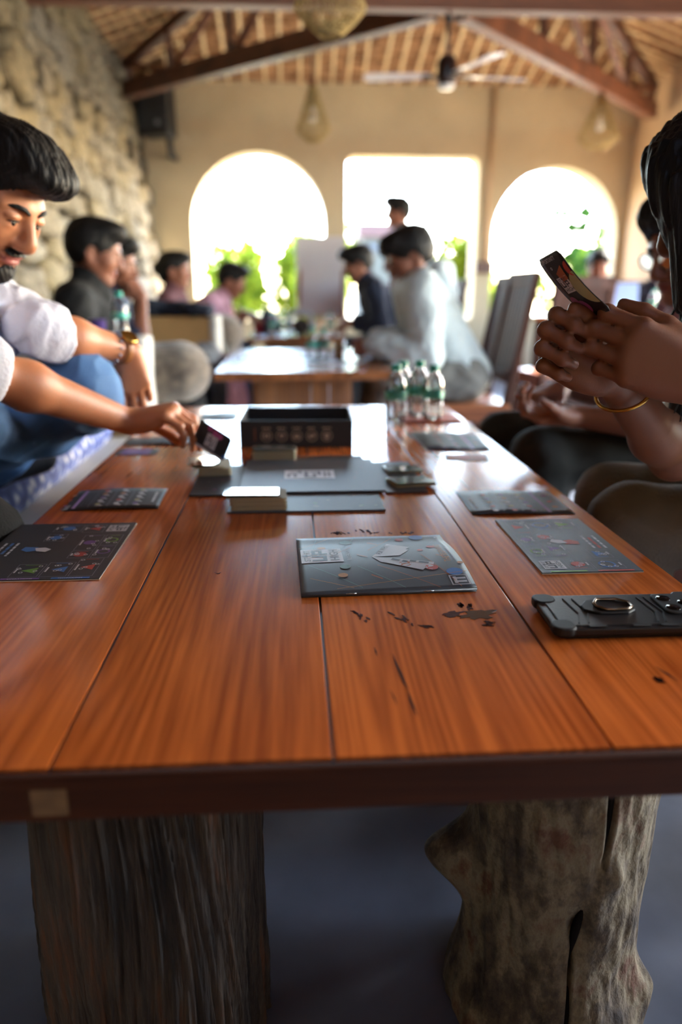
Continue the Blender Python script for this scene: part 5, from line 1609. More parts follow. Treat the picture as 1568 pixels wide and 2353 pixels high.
hp = hair_short(H3, 8, 1.2, 1.6)
for x in (-1, 1): hp.ell(H3(x * 0.075, -0.02, -0.04), np.array([0.035, 0.06, 0.08]), H3.A, 0.03)
def pinkB_extra(root, base, sd, tips):
    for sx in (-1, 1):
        c = H3(sx * 0.031, 0.104, 0.0); Am = Matrix([list(q) for q in H3.A])
        pts = [Vector(c - base) + Am @ Vector((0.024 * math.cos(R(a)), 0, 0.020 * math.sin(R(a)))) for a in range(0, 361, 24)]
        MB().tube(pts, 0.0017, 6, False).build('glasses_rim', M['black'], root, True)
        MB().add([tuple(q) for q in pts[:-1]], [tuple(range(len(pts) - 1))]).build('glasses_lens', mat('lens_glint', '#dfe6ea', 0.02, trans=1.0, ior=1.3), root)
person('person in a dusty pink shirt and dark trousers resting an open palm on the thigh', J, H3,
    {'L': dict(Fd=(-0.99, 0.02, 0.05), N=(0.06, -0.25, 0.97), curls=((22, 40, 25), (28, 45, 28), (32, 48, 28), (36, 50, 28)), s=0.95, thumb=(0.8, 0.45, 0.2, 0.2), thumb_out=0.45), 'R': dict(Fd=(-0.9, -0.3, -0.2), N=(0, 0, -1), curls=RELAX)},
    0.0050, SK2, (cloth('dusty_pink_cotton', '#8d525a', var=0.2), 1.0, 0.014, 0.006), (cloth('olive_black_twill', '#232320', var=0.2), 0.014, 0.004), M['black'], (hp, 0.005, HAIR), w=0.95, extras=pinkB_extra)

# ---- man in the pale hoodie at the next table
J, H4, f, r_ = seated((0.80, 3.62, 0.53), R(180), 0.52, 0.42, 0.05, wrL=(0.37, 3.48, 0.685), wrR=(0.42, 3.80, 0.68), poleL=(0.5, -0.3, -1), poleR=(0.5, 0.5, -1), thigh=0.36, w=1.08, sc=1.0)
H4 = Frame((0.545, 3.61, 1.068), (-0.86, -0.06, -0.5), (0, 0, 1), 1.02); J['neck'] = V3(0.615, 3.62, 0.965)
hood = cloth('pale_fleece', '#b9c2c0', var=0.08, bump=0.3, bscale=90, sheen=0.2)
def hoodie_extra(root, base, sd, tips):
    s = Solid(); nk = J['neck']
    s.cone(nk + V3(0.06, -0.07, -0.01), nk + V3(0.06, 0.07, -0.01), 0.060, 0.060, 0.03); s.cone(nk + V3(0.07, 0, 0.03), nk + V3(0.10, 0, -0.06), 0.070, 0.06, 0.03)
    s.cone(nk + V3(-0.02, -0.09, -0.04), nk + V3(0.05, -0.09, 0.02), 0.035, 0.045, 0.03)
    s.disp = folds(0.006, 30, 4); s.amp = 0.012
    solid_obj('hood', s, 0.008, hood, root, base)
person('man in a pale grey hoodie hunched on a slatted wooden chair at the second table', J, H4,
    {'L': dict(Fd=(-0.9, 0.2, -0.1), N=(0, 0.6, -0.8), curls=FIST), 'R': dict(Fd=(-0.8, -0.5, -0.1), N=(0, -0.4, -0.9), curls=RELAX)},
    0.0075, SK2, (hood, 1.97, 0.030, 0.005), (cloth('grey_twill', '#6d6a63', var=0.2), 0.022, 0.006), M['black'], (hair_short(H4, 5, 0.9, 1.2), 0.007, HAIR), w=1.08, extras=hoodie_extra)

# ---- man in the black jacket on the bench
J, H5, f, r_ = seated((-0.96, 3.28, 0.48), R(2), 0.22, 0.30, 0.05, wrL=(-0.60, 3.38, 0.62), wrR=(-0.64, 3.20, 0.62), thigh=0.50, sit_h=0.86, feet_z=0.085)
def jacket_extra(root, base, sd, tips):
    s = Solid(); u = nrm(J['neck'] - J['pel'])
    s.ell(J['chest'] + f * 0.060 + u * -0.02, (0.05, 0.075, 0.19), np.stack([f, np.cross(u, f), u], 1), 0.03)
    solid_obj('under_shirt', s, 0.008, cloth('slate_shirt', '#5b6675'), root, base)
person('man in a black jacket over a slate shirt sitting on the bench, looking down', J, H5,
    {'L': dict(Fd=(0.9, -0.3, -0.3), N=(0, -0.3, -1), curls=RELAX), 'R': dict(Fd=(0.9, 0.3, -0.3), N=(0, 0.3, -1), curls=RELAX)},
    0.0075, SK2, (cloth('black_jacket', '#0e0d0d', var=0.2), 1.95, 0.022, 0.007), (cloth('black_trouser', '#15161a'), 0.018, 0.005), M['black'], (hair_short(H5, 12, 0.7, 1.1), 0.007, HAIR), extras=jacket_extra)

# ---- man in navy behind him, hand at his chin
J, H6, f, r_ = seated((-0.99, 3.82, 0.47), R(0), 0.20, 0.25, -0.05, wrL=(-0.66, 3.98, 0.62), wrR=(-0.715, 3.68, 0.885), poleR=(0.6, -0.5, -0.8), thigh=0.53, knee_up=0.12, sit_h=0.80)
person('man in a navy shirt sitting on the bench with a fist at his chin', J, H6,
    {'L': dict(Fd=(0.9, -0.3, -0.2), N=(0, -0.3, -1), curls=RELAX), 'R': dict(Fd=(-0.55, 0.1, 0.83), N=(-0.6, 0.6, -0.4), curls=FIST)},
    0.0080, SK2, (cloth('navy_cotton', '#1f2740', var=0.2), 0.85, 0.018, 0.006), (cloth('pale_grey_trouser', '#77797c'), 0.018, 0.005), M['black'], (hair_short(H6, 21, 0.8, 1.0), 0.007, HAIR))

# ---- woman with a bun and man in pink by the arched window
J, H7, f, r_ = seated((-0.86, 5.25, 0.47), R(-5), 0.12, 0.12, 0.0, thigh=0.42, sit_h=0.85, w=0.9, sc=0.96)
hb = hair_short(H7, 30, 0.3, 0.3); hb.ell(H7(0, -0.122, 0.0), (0.042, 0.034, 0.042), H7.A, 0.012); hb.ell(H7(0, -0.07, -0.04), (0.06, 0.04, 0.05), H7.A, 0.03)
person('woman in a mauve top with her black hair tied in a bun', J, H7, {'L': dict(Fd=(1, 0, -0.2), N=(0, 0, -1), curls=RELAX), 'R': dict(Fd=(1, 0, -0.2), N=(0, 0, -1), curls=RELAX)},
    0.0095, SK2, (cloth('mauve_cotton', '#6b4448', var=0.2), 1.9, 0.018, 0.006), (cloth('rose_brown_trouser', '#7b4b52'), 0.022, 0.006), M['black'], (hb, 0.008, HAIR), w=0.9)
J, H8, f, r_ = seated((-0.86, 6.05, 0.47), R(-8), 0.62, 0.45, 0.0, thigh=0.44, wrL=(-0.38, 6.1, 0.74), wrR=(-0.40, 5.9, 0.76))
person('man in a pale pink shirt leaning forward in front of the arched window', J, H8, {'L': dict(Fd=(1, 0, -0.2), N=(0, 0, -1), curls=RELAX), 'R': dict(Fd=(1, 0, -0.2), N=(0, 0, -1), curls=RELAX)},
    0.0095, SK2, (cloth('pale_pink_cotton', '#c593a0', var=0.1), 0.9, 0.018, 0.006), (cloth('blue_jeans', '#3c5878'), 0.018, 0.005), M['black'], (hair_short(H8, 33, 0.7, 1.0), 0.008, HAIR))

# ---- two men in dark clothes and one standing, by the square window
J, H9, f, r_ = seated((0.76, 5.55, 0.52), R(180), 0.45, 0.42, 0.0, wrL=(0.44, 5.45, 0.70), wrR=(0.46, 5.65, 0.70), thigh=0.34)
person('man in a navy pullover bending over his hands beside the white board', J, H9, {'L': dict(Fd=(-1, 0.2, -0.1), N=(0, 0.4, -0.9), curls=RELAX), 'R': dict(Fd=(-1, -0.2, -0.1), N=(0, -0.4, -0.9), curls=RELAX)},
    0.0095, SK2, (cloth('navy_wool', '#1c2233', var=0.2), 1.9, 0.020, 0.006), (cloth('black_trouser_b', '#14151a'), 0.018, 0.005), M['black'], (hair_short(H9, 41, 0.8, 1.0), 0.008, HAIR))
J, H10, f, r_ = seated((1.04, 6.15, 0.53), R(182), 0.32, 0.40, 0.0, thigh=0.42)
person('man in black with a mauve scarf seated behind the man in the navy pullover', J, H10, {'L': dict(Fd=(-1, 0, -0.2), N=(0, 0, -1), curls=RELAX), 'R': dict(Fd=(-1, 0, -0.2), N=(0, 0, -1), curls=RELAX)},
    0.0095, SK2, (cloth('black_wool', '#17181d', var=0.2), 1.9, 0.020, 0.006), (cloth('black_trouser_c', '#16161a'), 0.018, 0.005), M['black'], (hair_short(H10, 44, 0.8, 1.0), 0.008, HAIR),
    extras=lambda root, base, sd, tips: solid_obj('scarf', Solid().cone(J['neck'] + V3(0, -0.08, -0.02), J['neck'] + V3(0, 0.08, -0.02), 0.055, 0.055, 0.02).cone(J['neck'] + V3(-0.06, 0, -0.04), J['neck'] + V3(-0.09, -0.03, -0.16), 0.045, 0.03, 0.02), 0.009, cloth('mauve_scarf', '#8d5a76'), root, base))
J = joints(pel=(1.0, 6.82, 0.88), chest=(0.97, 6.82, 1.22), neck=(0.95, 6.82, 1.42), shL=(0.96, 6.64, 1.345), shR=(0.96, 7.00, 1.345), elL=(1.02, 6.57, 1.02), elR=(1.02, 7.07, 1.02), wrL=(0.92, 6.63, 0.82), wrR=(0.92, 7.01, 0.82),
           hipL=(0.98, 6.73, 0.84), hipR=(0.98, 6.91, 0.84), knL=(0.96, 6.72, 0.46), knR=(0.98, 6.92, 0.46), anL=(1.0, 6.72, 0.085), anR=(1.02, 6.92, 0.085), toeL=(0.86, 6.72, 0.04), toeR=(0.88, 6.92, 0.04))
H11 = Frame((0.91, 6.82, 1.565), (-0.98, -0.1, -0.12), (0, 0, 1), 1.0)
person('man in a grey shirt standing in front of the square window', J, H11, {'L': dict(Fd=(-0.2, 0, -1), N=(0, 1, 0), curls=RELAX), 'R': dict(Fd=(-0.2, 0, -1), N=(0, -1, 0), curls=RELAX)},
    0.0095, SK2, (cloth('grey_cotton', '#74757e', var=0.1), 1.9, 0.018, 0.006), (cloth('dark_trouser_d', '#23242a'), 0.018, 0.005), M['black'], (hair_short(H11, 51, 1.3, 1.0), 0.008, HAIR))

# ---- two people behind the laptop
J, H12, f, r_ = seated((2.45, 6.22, 0.50), R(-100), 0.25, 0.35, 0.0, wrL=(2.46, 5.82, 0.80), wrR=(2.28, 5.82, 0.80), thigh=0.36, sit_h=0.92)
person('person in a dark sweater working behind the open laptop', J, H12, {'L': dict(Fd=(-0.2, -1, -0.1), N=(0, 0, -1), curls=RELAX), 'R': dict(Fd=(0, -1, -0.1), N=(0, 0, -1), curls=RELAX)},
    0.0095, SK2, (cloth('dark_sweater', '#232636', var=0.2), 1.9, 0.020, 0.006), (cloth('dark_trouser_e', '#1a1b20'), 0.018, 0.005), M['black'], (hair_short(H12, 61, 0.8, 1.0), 0.008, HAIR))
J, H13, f, r_ = seated((2.98, 6.22, 0.50), R(-100), 0.20, 0.30, -0.2, thigh=0.36, sit_h=0.9)
person('person in a blue-black jacket sitting beside the laptop user', J, H13, {'L': dict(Fd=(-0.3, -1, -0.1), N=(0, 0, -1), curls=RELAX), 'R': dict(Fd=(0, -1, -0.1), N=(0, 0, -1), curls=RELAX)},
    0.0095, SK2, (cloth('blue_black_jacket', '#1b2233', var=0.2), 1.9, 0.022, 0.006), (cloth('dark_trouser_f', '#1a1b20'), 0.018, 0.005), M['black'], (hair_short(H13, 64, 0.6, 1.3), 0.008, HAIR))
# ================================================================== bench, cushions, other furniture
# built-in masonry benches along the stone wall
o = MB().prism([(-1.245, -0.3), (-0.72, -0.3), (-0.72, 1.16), (-0.44, 1.16), (-0.44, 2.76), (-1.245, 2.76)], 0.0, 0.40).build('masonry_bench', M['white_plaster'], None, bevel=0.02)
tag(o, 'white plastered masonry bench ledge beside the plank table', 'bench')
o = MB().box((-0.945, 5.25, 0.175), (0.60, 4.70, 0.35)).build('masonry_bench', M['white_plaster'], None, bevel=0.02)
tag(o, 'white plastered masonry bench running on to the arched window', 'bench')
def mattress_mat():
    m, n, l, b = new_mat('blue_block_print')
    tc = n.new('ShaderNodeTexCoord'); mp = n.new('ShaderNodeMapping'); mp.inputs['Scale'].default_value = (16, 22, 22)
    l.new(tc.outputs['Object'], mp.inputs[0])
    v = n.new('ShaderNodeTexVoronoi'); v.inputs['Scale'].default_value = 1.0; v.inputs['Randomness'].default_value = 0.55
    l.new(mp.outputs[0], v.inputs['Vector'])
    rp = n.new('ShaderNodeValToRGB'); cr = rp.color_ramp
    cr.elements[0].position = 0.16; cr.elements[0].color = c4(srgb('#c3c6cf'))
    cr.elements[1].position = 0.34; cr.elements[1].color = c4(srgb('#5a6aa6'))
    e = cr.elements.new(0.62); e.color = c4(srgb('#3a4678'))
    l.new(v.outputs['Distance'], rp.inputs[0]); l.new(rp.outputs[0], b.inputs['Base Color']); b.inputs['Roughness'].default_value = 0.9
    return m
mt = thing('mattress', 'thin mattress in blue block-printed cotton on the white bench', 'mattress', (-0.985, 1.50, 0.40))
s = Solid()
for yy in (-1.12, 1.12):
    s.cone((-0.30, yy, 0.05), (0.29, yy, 0.05), 0.048, 0.048, 0.02)
s.p.clear()
nu, nv = 60, 150; hx, hy, th_ = 0.335, 1.16, 0.095
V = []
for side in (0, 1):
    for j in range(nv):
        for i in range(nu):
            x = -hx + 2 * hx * i / (nu - 1); y = -hy + 2 * hy * j / (nv - 1)
            ex = min(hx - abs(x), hy - abs(y)); e_ = min(1, ex / 0.03)
            q = 0.006 * (abs(math.sin(x * 14)) * abs(math.sin(y * 14)))
            z = th_ / 2 + (th_ / 2 * math.sqrt(max(0, 1 - (1 - e_) ** 2)) + q * e_) * (1 if side else -1)
            if not side: z = max(z, 0.0)
            V.append((x, y, z))
Q1 = grid_quads(nu, nv); Q = np.concatenate([Q1[:, ::-1], Q1 + nu * nv])
fast_mesh('mattress_cover', V, Q, mattress_mat(), mt)

plush = mat('grey_brown_plush', '#7b6c5c', 1.0, col2='#54493f', scale=28, bump=0.8, bscale=160, sheen=0.5)
def bolster(a, b_, rad, label, trim=None):
    a = np.array(a, float); b_ = np.array(b_, float); c = (a + b_) / 2; base = V3(c[0], c[1], c[2] - rad)
    t = thing('bolster', label, 'cushion', tuple(base))
    s = Solid(); s.cone(a, b_, rad, rad, 0.01); s.disp = lambda P: 0.004 * waves(P, 30, 4, 5) + 0.0016 * waves(P, 220, 5, 6); s.amp = 0.008
    solid_obj('cushion_cover', s, 0.006, plush, t, base)
    if trim:
        d = nrm(b_ - a); q = Vector(d).to_track_quat('Z', 'Y').to_matrix()
        MB().lathe([(rad + 0.002, -0.012), (rad + 0.008, 0), (rad + 0.002, 0.012)], 30, tuple(b_ - d * 0.005 - base), q).build('piping', M['white_plaster'], t, True)
bolster((-1.10, 2.60, 0.615), (-0.66, 2.60, 0.615), 0.112, 'round grey-brown plush bolster lying against the near side of the partition')
bolster((-0.60, 2.965, 0.60), (-0.45, 2.975, 0.612), 0.118, 'round grey-brown plush bolster sticking out beyond the partition with the bottle')
bolster((-1.15, 4.74, 0.56), (-0.43, 4.72, 0.66), 0.120, 'grey plush bolster with white piping behind the tan partition', True)
def partition(y, x1, z1, label, z0=0.0):
    t = thing('bench_partition', label, 'partition', (x1, y, 0))
    MB().box((-(x1 + 1.33) / 2 - 0.02, 0, (z0 + z1) / 2), (x1 + 1.33 - 0.04, 0.13, z1 - z0)).build('panel', M['tan_plaster'], t, bevel=0.012)
    MB().prism(rrect(0.07, 0.14, 0.03), 0, z1 + 0.006, None, (-0.03, 0, 0)).build('end_post', M['white_plaster'], t, bevel=0.01)
partition(2.83, -0.535, 0.752, 'low plastered partition on the bench carrying a single water bottle')
partition(4.49, -0.435, 0.775, 'low tan partition with a white end post carrying a dark jacket', 0.352)
bottle(-0.632, 2.83, 0.759, 1.02, 'clear teal-capped water bottle standing alone on the bench partition')
t = thing('purple_cup', 'small purple cup beside the bottle on the bench partition', 'cup', (-0.715, 2.83, 0.752))
MB().lathe([(0.0, 0.0), (0.024, 0.0), (0.030, 0.062), (0.031, 0.064), (0.028, 0.062), (0.022, 0.004), (0, 0.004)], 20).build('cup_body', mat('purple_plastic', '#5a4288', 0.4), t, True)
# jacket heaped on the partition
t = thing('folded_jacket', 'dark navy jacket heaped on top of the tan partition', 'jacket', (-0.66, 4.50, 0.775))
s = Solid()
for a, b_, ra, rb in (((-0.90, 4.50, 0.82), (-0.50, 4.49, 0.805), 0.045, 0.03), ((-0.86, 4.47, 0.825), (-0.64, 4.52, 0.82), 0.035, 0.03), ((-0.6, 4.45, 0.815), (-0.50, 4.43, 0.80), 0.04, 0.03)): s.cone(a, b_, ra, rb, 0.03)
s.disp = folds(0.010, 28, 6); s.amp = 0.02; s.plane((0, 0, 0.778), (0, 0, -1))
solid_obj('jacket_cloth', s, 0.008, cloth('navy_padded', '#1a2130', var=0.3), t, (-0.66, 4.50, 0.775))
MB().tube([(0.08, -0.075, 0.0), (0.13, -0.09, 0.02), (0.16, -0.06, 0.03)], 0.008, 6).build('zip_pull', mat('green_trim', '#4f7a44', 0.6), t, True)

# second table, with its boxed pedestal
def low_table(label, x0, x1, y0, y1, z, px0, px1, py0, py1):
    t = thing('low_table', label, 'table', ((x0 + x1) / 2, (y0 + y1) / 2, 0))
    cx, cy = (x0 + x1) / 2, (y0 + y1) / 2
    n = 4
    for k in range(n):
        a = x0 + (x1 - x0) * k / n; b_ = x0 + (x1 - x0) * (k + 1) / n
        MB().box(((a + b_) / 2 - cx, 0, z - 0.018), (b_ - a - 0.002, y1 - y0, 0.036)).build('plank', M['table2'], t, bevel=0.003)
    m = 5
    for k in range(m):
        a = px0 + (px1 - px0) * k / m; b_ = px0 + (px1 - px0) * (k + 1) / m
        MB().box(((a + b_) / 2 - cx, py0 - cy, (z - 0.04) / 2), (b_ - a - 0.004, 0.03, z - 0.04)).build('pedestal_board', M['table_panel'], t, bevel=0.002)
    for xx in (px0, px1):
        MB().box((xx - cx, (py0 + py1) / 2 - cy, (z - 0.04) / 2), (0.04, py1 - py0, z - 0.04)).build('pedestal_side', M['table_panel'], t, bevel=0.003)
    MB().box(((px0 + px1) / 2 - cx, (py0 + py1) / 2 - cy, z - 0.05), (px1 - px0, py1 - py0, 0.03)).build('pedestal_top', M['table_panel'], t)
    return t
low_table('glossy brown plank table on a boxed pedestal in front of the hoodie man', -0.33, 0.41, 3.06, 4.32, 0.60, -0.165, 0.225, 3.24, 4.10)
low_table('farther brown table in front of the white board with bottles on it', -0.33, 0.36, 5.42, 6.30, 0.60, -0.2, 0.2, 5.6, 6.15)
paper = mat('white_paper', '#d5d8dc', 0.35)
def sheet(x, y, z, w, d, rz, label, m_=None, cat='paper', name='paper_sheet'):
    o = MB().box((0, 0, 0.001), (w, d, 0.002)).build(name, m_ or paper, None, loc=(x, y, z)); o.rotation_euler.z = R(rz)
    return tag(o, label, cat)
sheet(-0.06, 3.50, 0.60, 0.30, 0.21, 8, 'white paper sheet lying across the middle of the glossy second table')
sheet(0.20, 3.45, 0.60, 0.21, 0.16, -15, 'pale paper lying by the hoodie man\'s hands')
sheet(0.05, 3.85, 0.60, 0.26, 0.19, 3, 'pale booklet at the far side of the glossy second table', mat('lilac_paper', '#b5adc0', 0.4), 'booklet', 'booklet')
sheet(-0.20, 3.75, 0.60, 0.16, 0.22, 0, 'grey card at the bench side of the glossy second table', M['p_mist'], 'printed card', 'player_aid')
bottle(0.085, 3.62, 0.602, 1.0, 'clear water bottle with a pale teal band on the glossy second table')
bottle(0.14, 3.66, 0.602, 0.95, 'clear water bottle right behind another on the glossy second table')
t = thing('drinking_glass', 'small shining drinking glass near the hoodie man\'s hands', 'glass', (0.215, 3.70, 0.602))
MB().lathe([(0.0, 0.004), (0.026, 0.004), (0.030, 0.075), (0.032, 0.075), (0.028, 0.0), (0, 0)], 20).build('glass_body', M['pet'], t, True)
bottle(-0.16, 5.62, 0.60, 1.15, 'clear water bottle at the bench end of the farther table', 'bottle pair on the farther table')
bottle(-0.08, 5.66, 0.60, 1.15, 'clear water bottle beside the round pouch on the farther table', 'bottle pair on the farther table')
t = thing('round_pouch', 'round dark pouch with a pale rim standing on the farther table', 'pouch', (0.05, 5.70, 0.60))
MB().tube([(0.085 * math.cos(R(a)), 0, 0.090 + 0.085 * math.sin(R(a))) for a in range(-50, 231, 14)], 0.022, 10).build('rim', mat('pale_vinyl', '#b9bcc6', 0.35), t, True)
s = Solid(); s.ell((0, 0.01, 0.06), (0.068, 0.05, 0.062)); s.plane((0, 0, 0.002), (0, 0, -1))
solid_obj('pouch_body', s, 0.006, cloth('dark_pouch', '#3b3431'), t, (0, 0, 0))
bottle(0.27, 5.72, 0.60, 1.1, 'clear water bottle standing in front of the white board\'s edge')
t = thing('red_cup', 'bright red cup on the sill side of the farther table', 'cup', (-0.29, 6.10, 0.60))
MB().lathe([(0.0, 0.0), (0.03, 0.0), (0.038, 0.11), (0.035, 0.11), (0.028, 0.006), (0, 0.006)], 20).build('cup_body', mat('red_plastic', '#b01f2c', 0.4), t, True)
t = thing('blue_bag', 'small dark blue bag standing behind the red cup', 'bag', (-0.20, 6.18, 0.60))
s = Solid(); s.ell((0, 0, 0.09), (0.075, 0.05, 0.085), None, 0.02); s.cone((-0.05, 0, 0.03), (0.05, 0, 0.03), 0.04, 0.04, 0.03); s.plane((0, 0, 0.001), (0, 0, -1)); s.disp = folds(0.004, 40, 2); s.amp = 0.01
solid_obj('bag_body', s, 0.007, cloth('dark_blue_canvas', '#2e3f66'), t, (0, 0, 0))
MB().tube([(-0.04, 0, 0.165), (-0.02, 0, 0.21), (0.02, 0, 0.21), (0.04, 0, 0.165)], 0.006, 6).build('bag_handle', cloth('blue_strap', '#25345a'), t, True)

# white board on an easel
t = thing('display_board', 'plain white presentation board on an easel between the two windows', 'board', (0.245, 6.85, 0), R(2))
MB().box((0, 0, 1.03), (0.44, 0.022, 0.68)).build('board_panel', mat('board_white', '#d8d3d6', 0.6), t, bevel=0.004)
for xx, yy in ((-0.18, -0.02), (0.18, -0.02)):
    MB().tube([(xx, 0.02, 1.30), (xx * 1.25, -0.10, 0.0)], 0.014, 8).build('easel_leg', M['chair_seat'], t, True)
MB().tube([(0, 0.02, 1.30), (0, 0.35, 0.0)], 0.014, 8).build('easel_leg', M['chair_seat'], t, True)
MB().box((0, -0.03, 0.675), (0.46, 0.05, 0.02)).build('ledge', M['chair_seat'], t)

# slatted wooden chairs
def make_chair(loc, rz, label, cushion=False):
    t = thing('wooden_chair', label, 'chair', loc, R(rz))
    sw, sd_, sh = 0.42, 0.42, 0.405
    MB().box((0, 0, sh - 0.012), (sd_, sw, 0.028)).build('seat', M['chair_seat'], t, bevel=0.006)
    for s_ in (-1, 1):
        MB().box((0, s_ * (sw / 2 - 0.02), sh - 0.055), (sd_ - 0.04, 0.022, 0.06)).build('apron', M['chair_seat'], t, bevel=0.003)
        MB().box((sd_ / 2 - 0.025, s_ * (sw / 2 - 0.022), (sh - 0.026) / 2), (0.04, 0.04, sh - 0.026)).build('leg', M['chair'], t, bevel=0.004)
        MB().bar((-sd_ / 2 + 0.02, s_ * (sw / 2 - 0.022), 0.0), (-sd_ / 2 + 0.02, s_ * (sw / 2 - 0.022), sh), 0.042, 0.042).build('leg', M['chair'], t, bevel=0.004)
        MB().bar((-sd_ / 2 + 0.02, s_ * (sw / 2 - 0.022), sh), (-sd_ / 2 - 0.085, s_ * (sw / 2 - 0.022), 1.0), 0.042, 0.036).build('back_post', M['chair'], t, bevel=0.004)
        MB().box((0, s_ * (sw / 2 - 0.022), 0.16), (sd_ - 0.06, 0.022, 0.03)).build('stretcher', M['chair'], t)
    MB().box((sd_ / 2 - 0.03, 0, sh - 0.055), (0.022, sw - 0.06, 0.06)).build('apron', M['chair_seat'], t, bevel=0.003)
    B0 = lambda z: -sd_ / 2 + 0.02 - 0.105 * (z - sh) / (1.0 - sh)
    MB().bar((B0(0.965), -sw / 2 + 0.03, 0.965), (B0(0.965), sw / 2 - 0.03, 0.965), 0.028, 0.075).build('top_rail', M['chair'], t, bevel=0.004)
    MB().bar((B0(0.52), -sw / 2 + 0.03, 0.52), (B0(0.52), sw / 2 - 0.03, 0.52), 0.026, 0.05).build('lower_rail', M['chair'], t, bevel=0.004)
    for k in range(7):
        y = -0.150 + 0.050 * k
        MB().bar((B0(0.53), y, 0.53), (B0(0.94), y, 0.94), 0.044, 0.012, (1, 0, 0)).build('slat', M['chair'], t, bevel=0.002)
    return t
make_chair((0.80, 3.62, 0), 180, 'dark wooden slat-back chair under the man in the pale hoodie')
make_chair((0.98, 1.12, 0), 180, 'wooden chair under the woman who holds up the black card')
make_chair((1.08, 1.80, 0), 182, 'wooden chair under the person in the dusty pink shirt')
make_chair((0.98, 4.60, 0), 176, 'empty dark wooden slat-back chair just behind the hoodie man\'s chair')
make_chair((0.76, 5.55, 0), 180, 'wooden chair under the man in the navy pullover')
make_chair((1.04, 6.12, 0), 182, 'wooden chair under the man in black with the scarf')
make_chair((1.74, 4.93, 0), 100, 'low wooden chair pulled up to the laptop table, seen from behind')
make_chair((2.46, 6.25, 0), -100, 'wooden chair under the laptop user')
make_chair((2.98, 6.25, 0), -100, 'wooden chair beside the laptop user, taken by the person in blue-black')

# laptop table
t = thing('work_table', 'brown wooden table by the right wall holding an open laptop', 'table', (2.42, 5.52, 0))
MB().box((0, 0, 0.735), (1.50, 0.58, 0.03)).build('table_top', M['table2'], t, bevel=0.004)
for sx in (-1, 1):
    for sy in (-1, 1):
        MB().box((sx * 0.69, sy * 0.24, 0.36), (0.07, 0.06, 0.72)).build('leg', M['table_edge'], t, bevel=0.005)
MB().box((0, -0.24, 0.69), (1.34, 0.03, 0.06)).build('apron', M['table2'], t)
t = thing('laptop', 'open grey laptop with its lid turned towards the room', 'laptop', (2.33, 5.45, 0.75), R(3))
lapm = mat('laptop_grey', '#63687e', 0.35, metal=0.4)
MB().prism(rrect(0.33, 0.22, 0.01), 0.0, 0.014, None, (0, 0.11, 0)).build('base', lapm, t, bevel=0.002)
MB().prism(rrect(0.33, 0.21, 0.01), -0.004, 0.004, Matrix.Rotation(R(82), 3, 'X'), (0, -0.012, 0.118)).build('lid', lapm, t, bevel=0.001)
MB().box((0, 0.11, 0.0145), (0.27, 0.10, 0.002)).build('keyboard', M['black'], t)
MB().box((0, 0.0, 0.118), (0.30, 0.002, 0.18), Matrix.Rotation(R(-8), 3, 'X')).build('screen', mat('screen_dark', '#0d1016', 0.1), t)
bottle(2.60, 5.42, 0.75, 1.15, 'clear teal-capped water bottle beside the open laptop')

# someone's knee just entering the frame by the bench edge
J, H14, f, r_ = seated((-0.98, 0.90, 0.585), R(8), 0.05, 0.2, 0.4, thigh=0.45, feet_z=0.47, foot_fwd=-0.22)
J['knL'] = V3(-0.492, 1.07, 0.565); J['knR'] = V3(-0.60, 0.66, 0.62)
for S_ in 'LR': J['toe' + S_] = J['an' + S_] + V3(0.1, 0, 0.0)
person('person in black trousers on the bench, only a knee showing past the player board', J, H14, {'L': dict(Fd=(1, 0, -0.2), N=(0, 0, -1), curls=RELAX), 'R': dict(Fd=(1, 0, -0.2), N=(0, 0, -1), curls=RELAX)},
    0.0095, SK2, (cloth('dark_blue_shirt', '#20293d', var=0.2), 1.9, 0.018, 0.006), (cloth('black_jersey', '#08080a'), 0.016, 0.004), None, (hair_short(H14, 71, 0.8, 1.0), 0.009, HAIR))

# ================================================================== outdoors
struct(MB().box((1.0, 16.0, -0.12), (60, 40, 0.1)).build('ground', mat('dusty_ground', '#b8aa90', 0.95, var=0.25, scale=1.2)))
struct(MB().box((20.0, 0, -0.13), (40, 40, 0.1)).build('yard_ground', mat('yard_paving', '#b3a994', 0.95, var=0.2, scale=1.2)))
def leaf_mat(name, c1, c2):
    m, n, l, b = new_mat(name)
    out = n['Material Output']
    oi = n.new('ShaderNodeTexCoord'); t = n.new('ShaderNodeTexNoise'); t.inputs['Scale'].default_value = 5
    l.new(oi.outputs['Object'], t.inputs['Vector'])
    rp = n.new('ShaderNodeValToRGB'); rp.color_ramp.elements[0].position = 0.35; rp.color_ramp.elements[1].position = 0.65
    rp.color_ramp.elements[0].color = c4(srgb(c1)); rp.color_ramp.elements[1].color = c4(srgb(c2)); l.new(t.outputs[0], rp.inputs[0])
    d = n.new('ShaderNodeBsdfDiffuse'); tr = n.new('ShaderNodeBsdfTranslucent'); mx = n.new('ShaderNodeMixShader'); mx.inputs[0].default_value = 0.45
    l.new(rp.outputs[0], d.inputs[0]); l.new(rp.outputs[0], tr.inputs[0]); l.new(d.outputs[0], mx.inputs[1]); l.new(tr.outputs[0], mx.inputs[2]); l.new(mx.outputs[0], out.inputs[0])
    return m
LEAF = leaf_mat('bush_leaf', '#3c5a1a', '#8a9c34'); LEAF2 = leaf_mat('vine_leaf', '#1c3315', '#35552a')
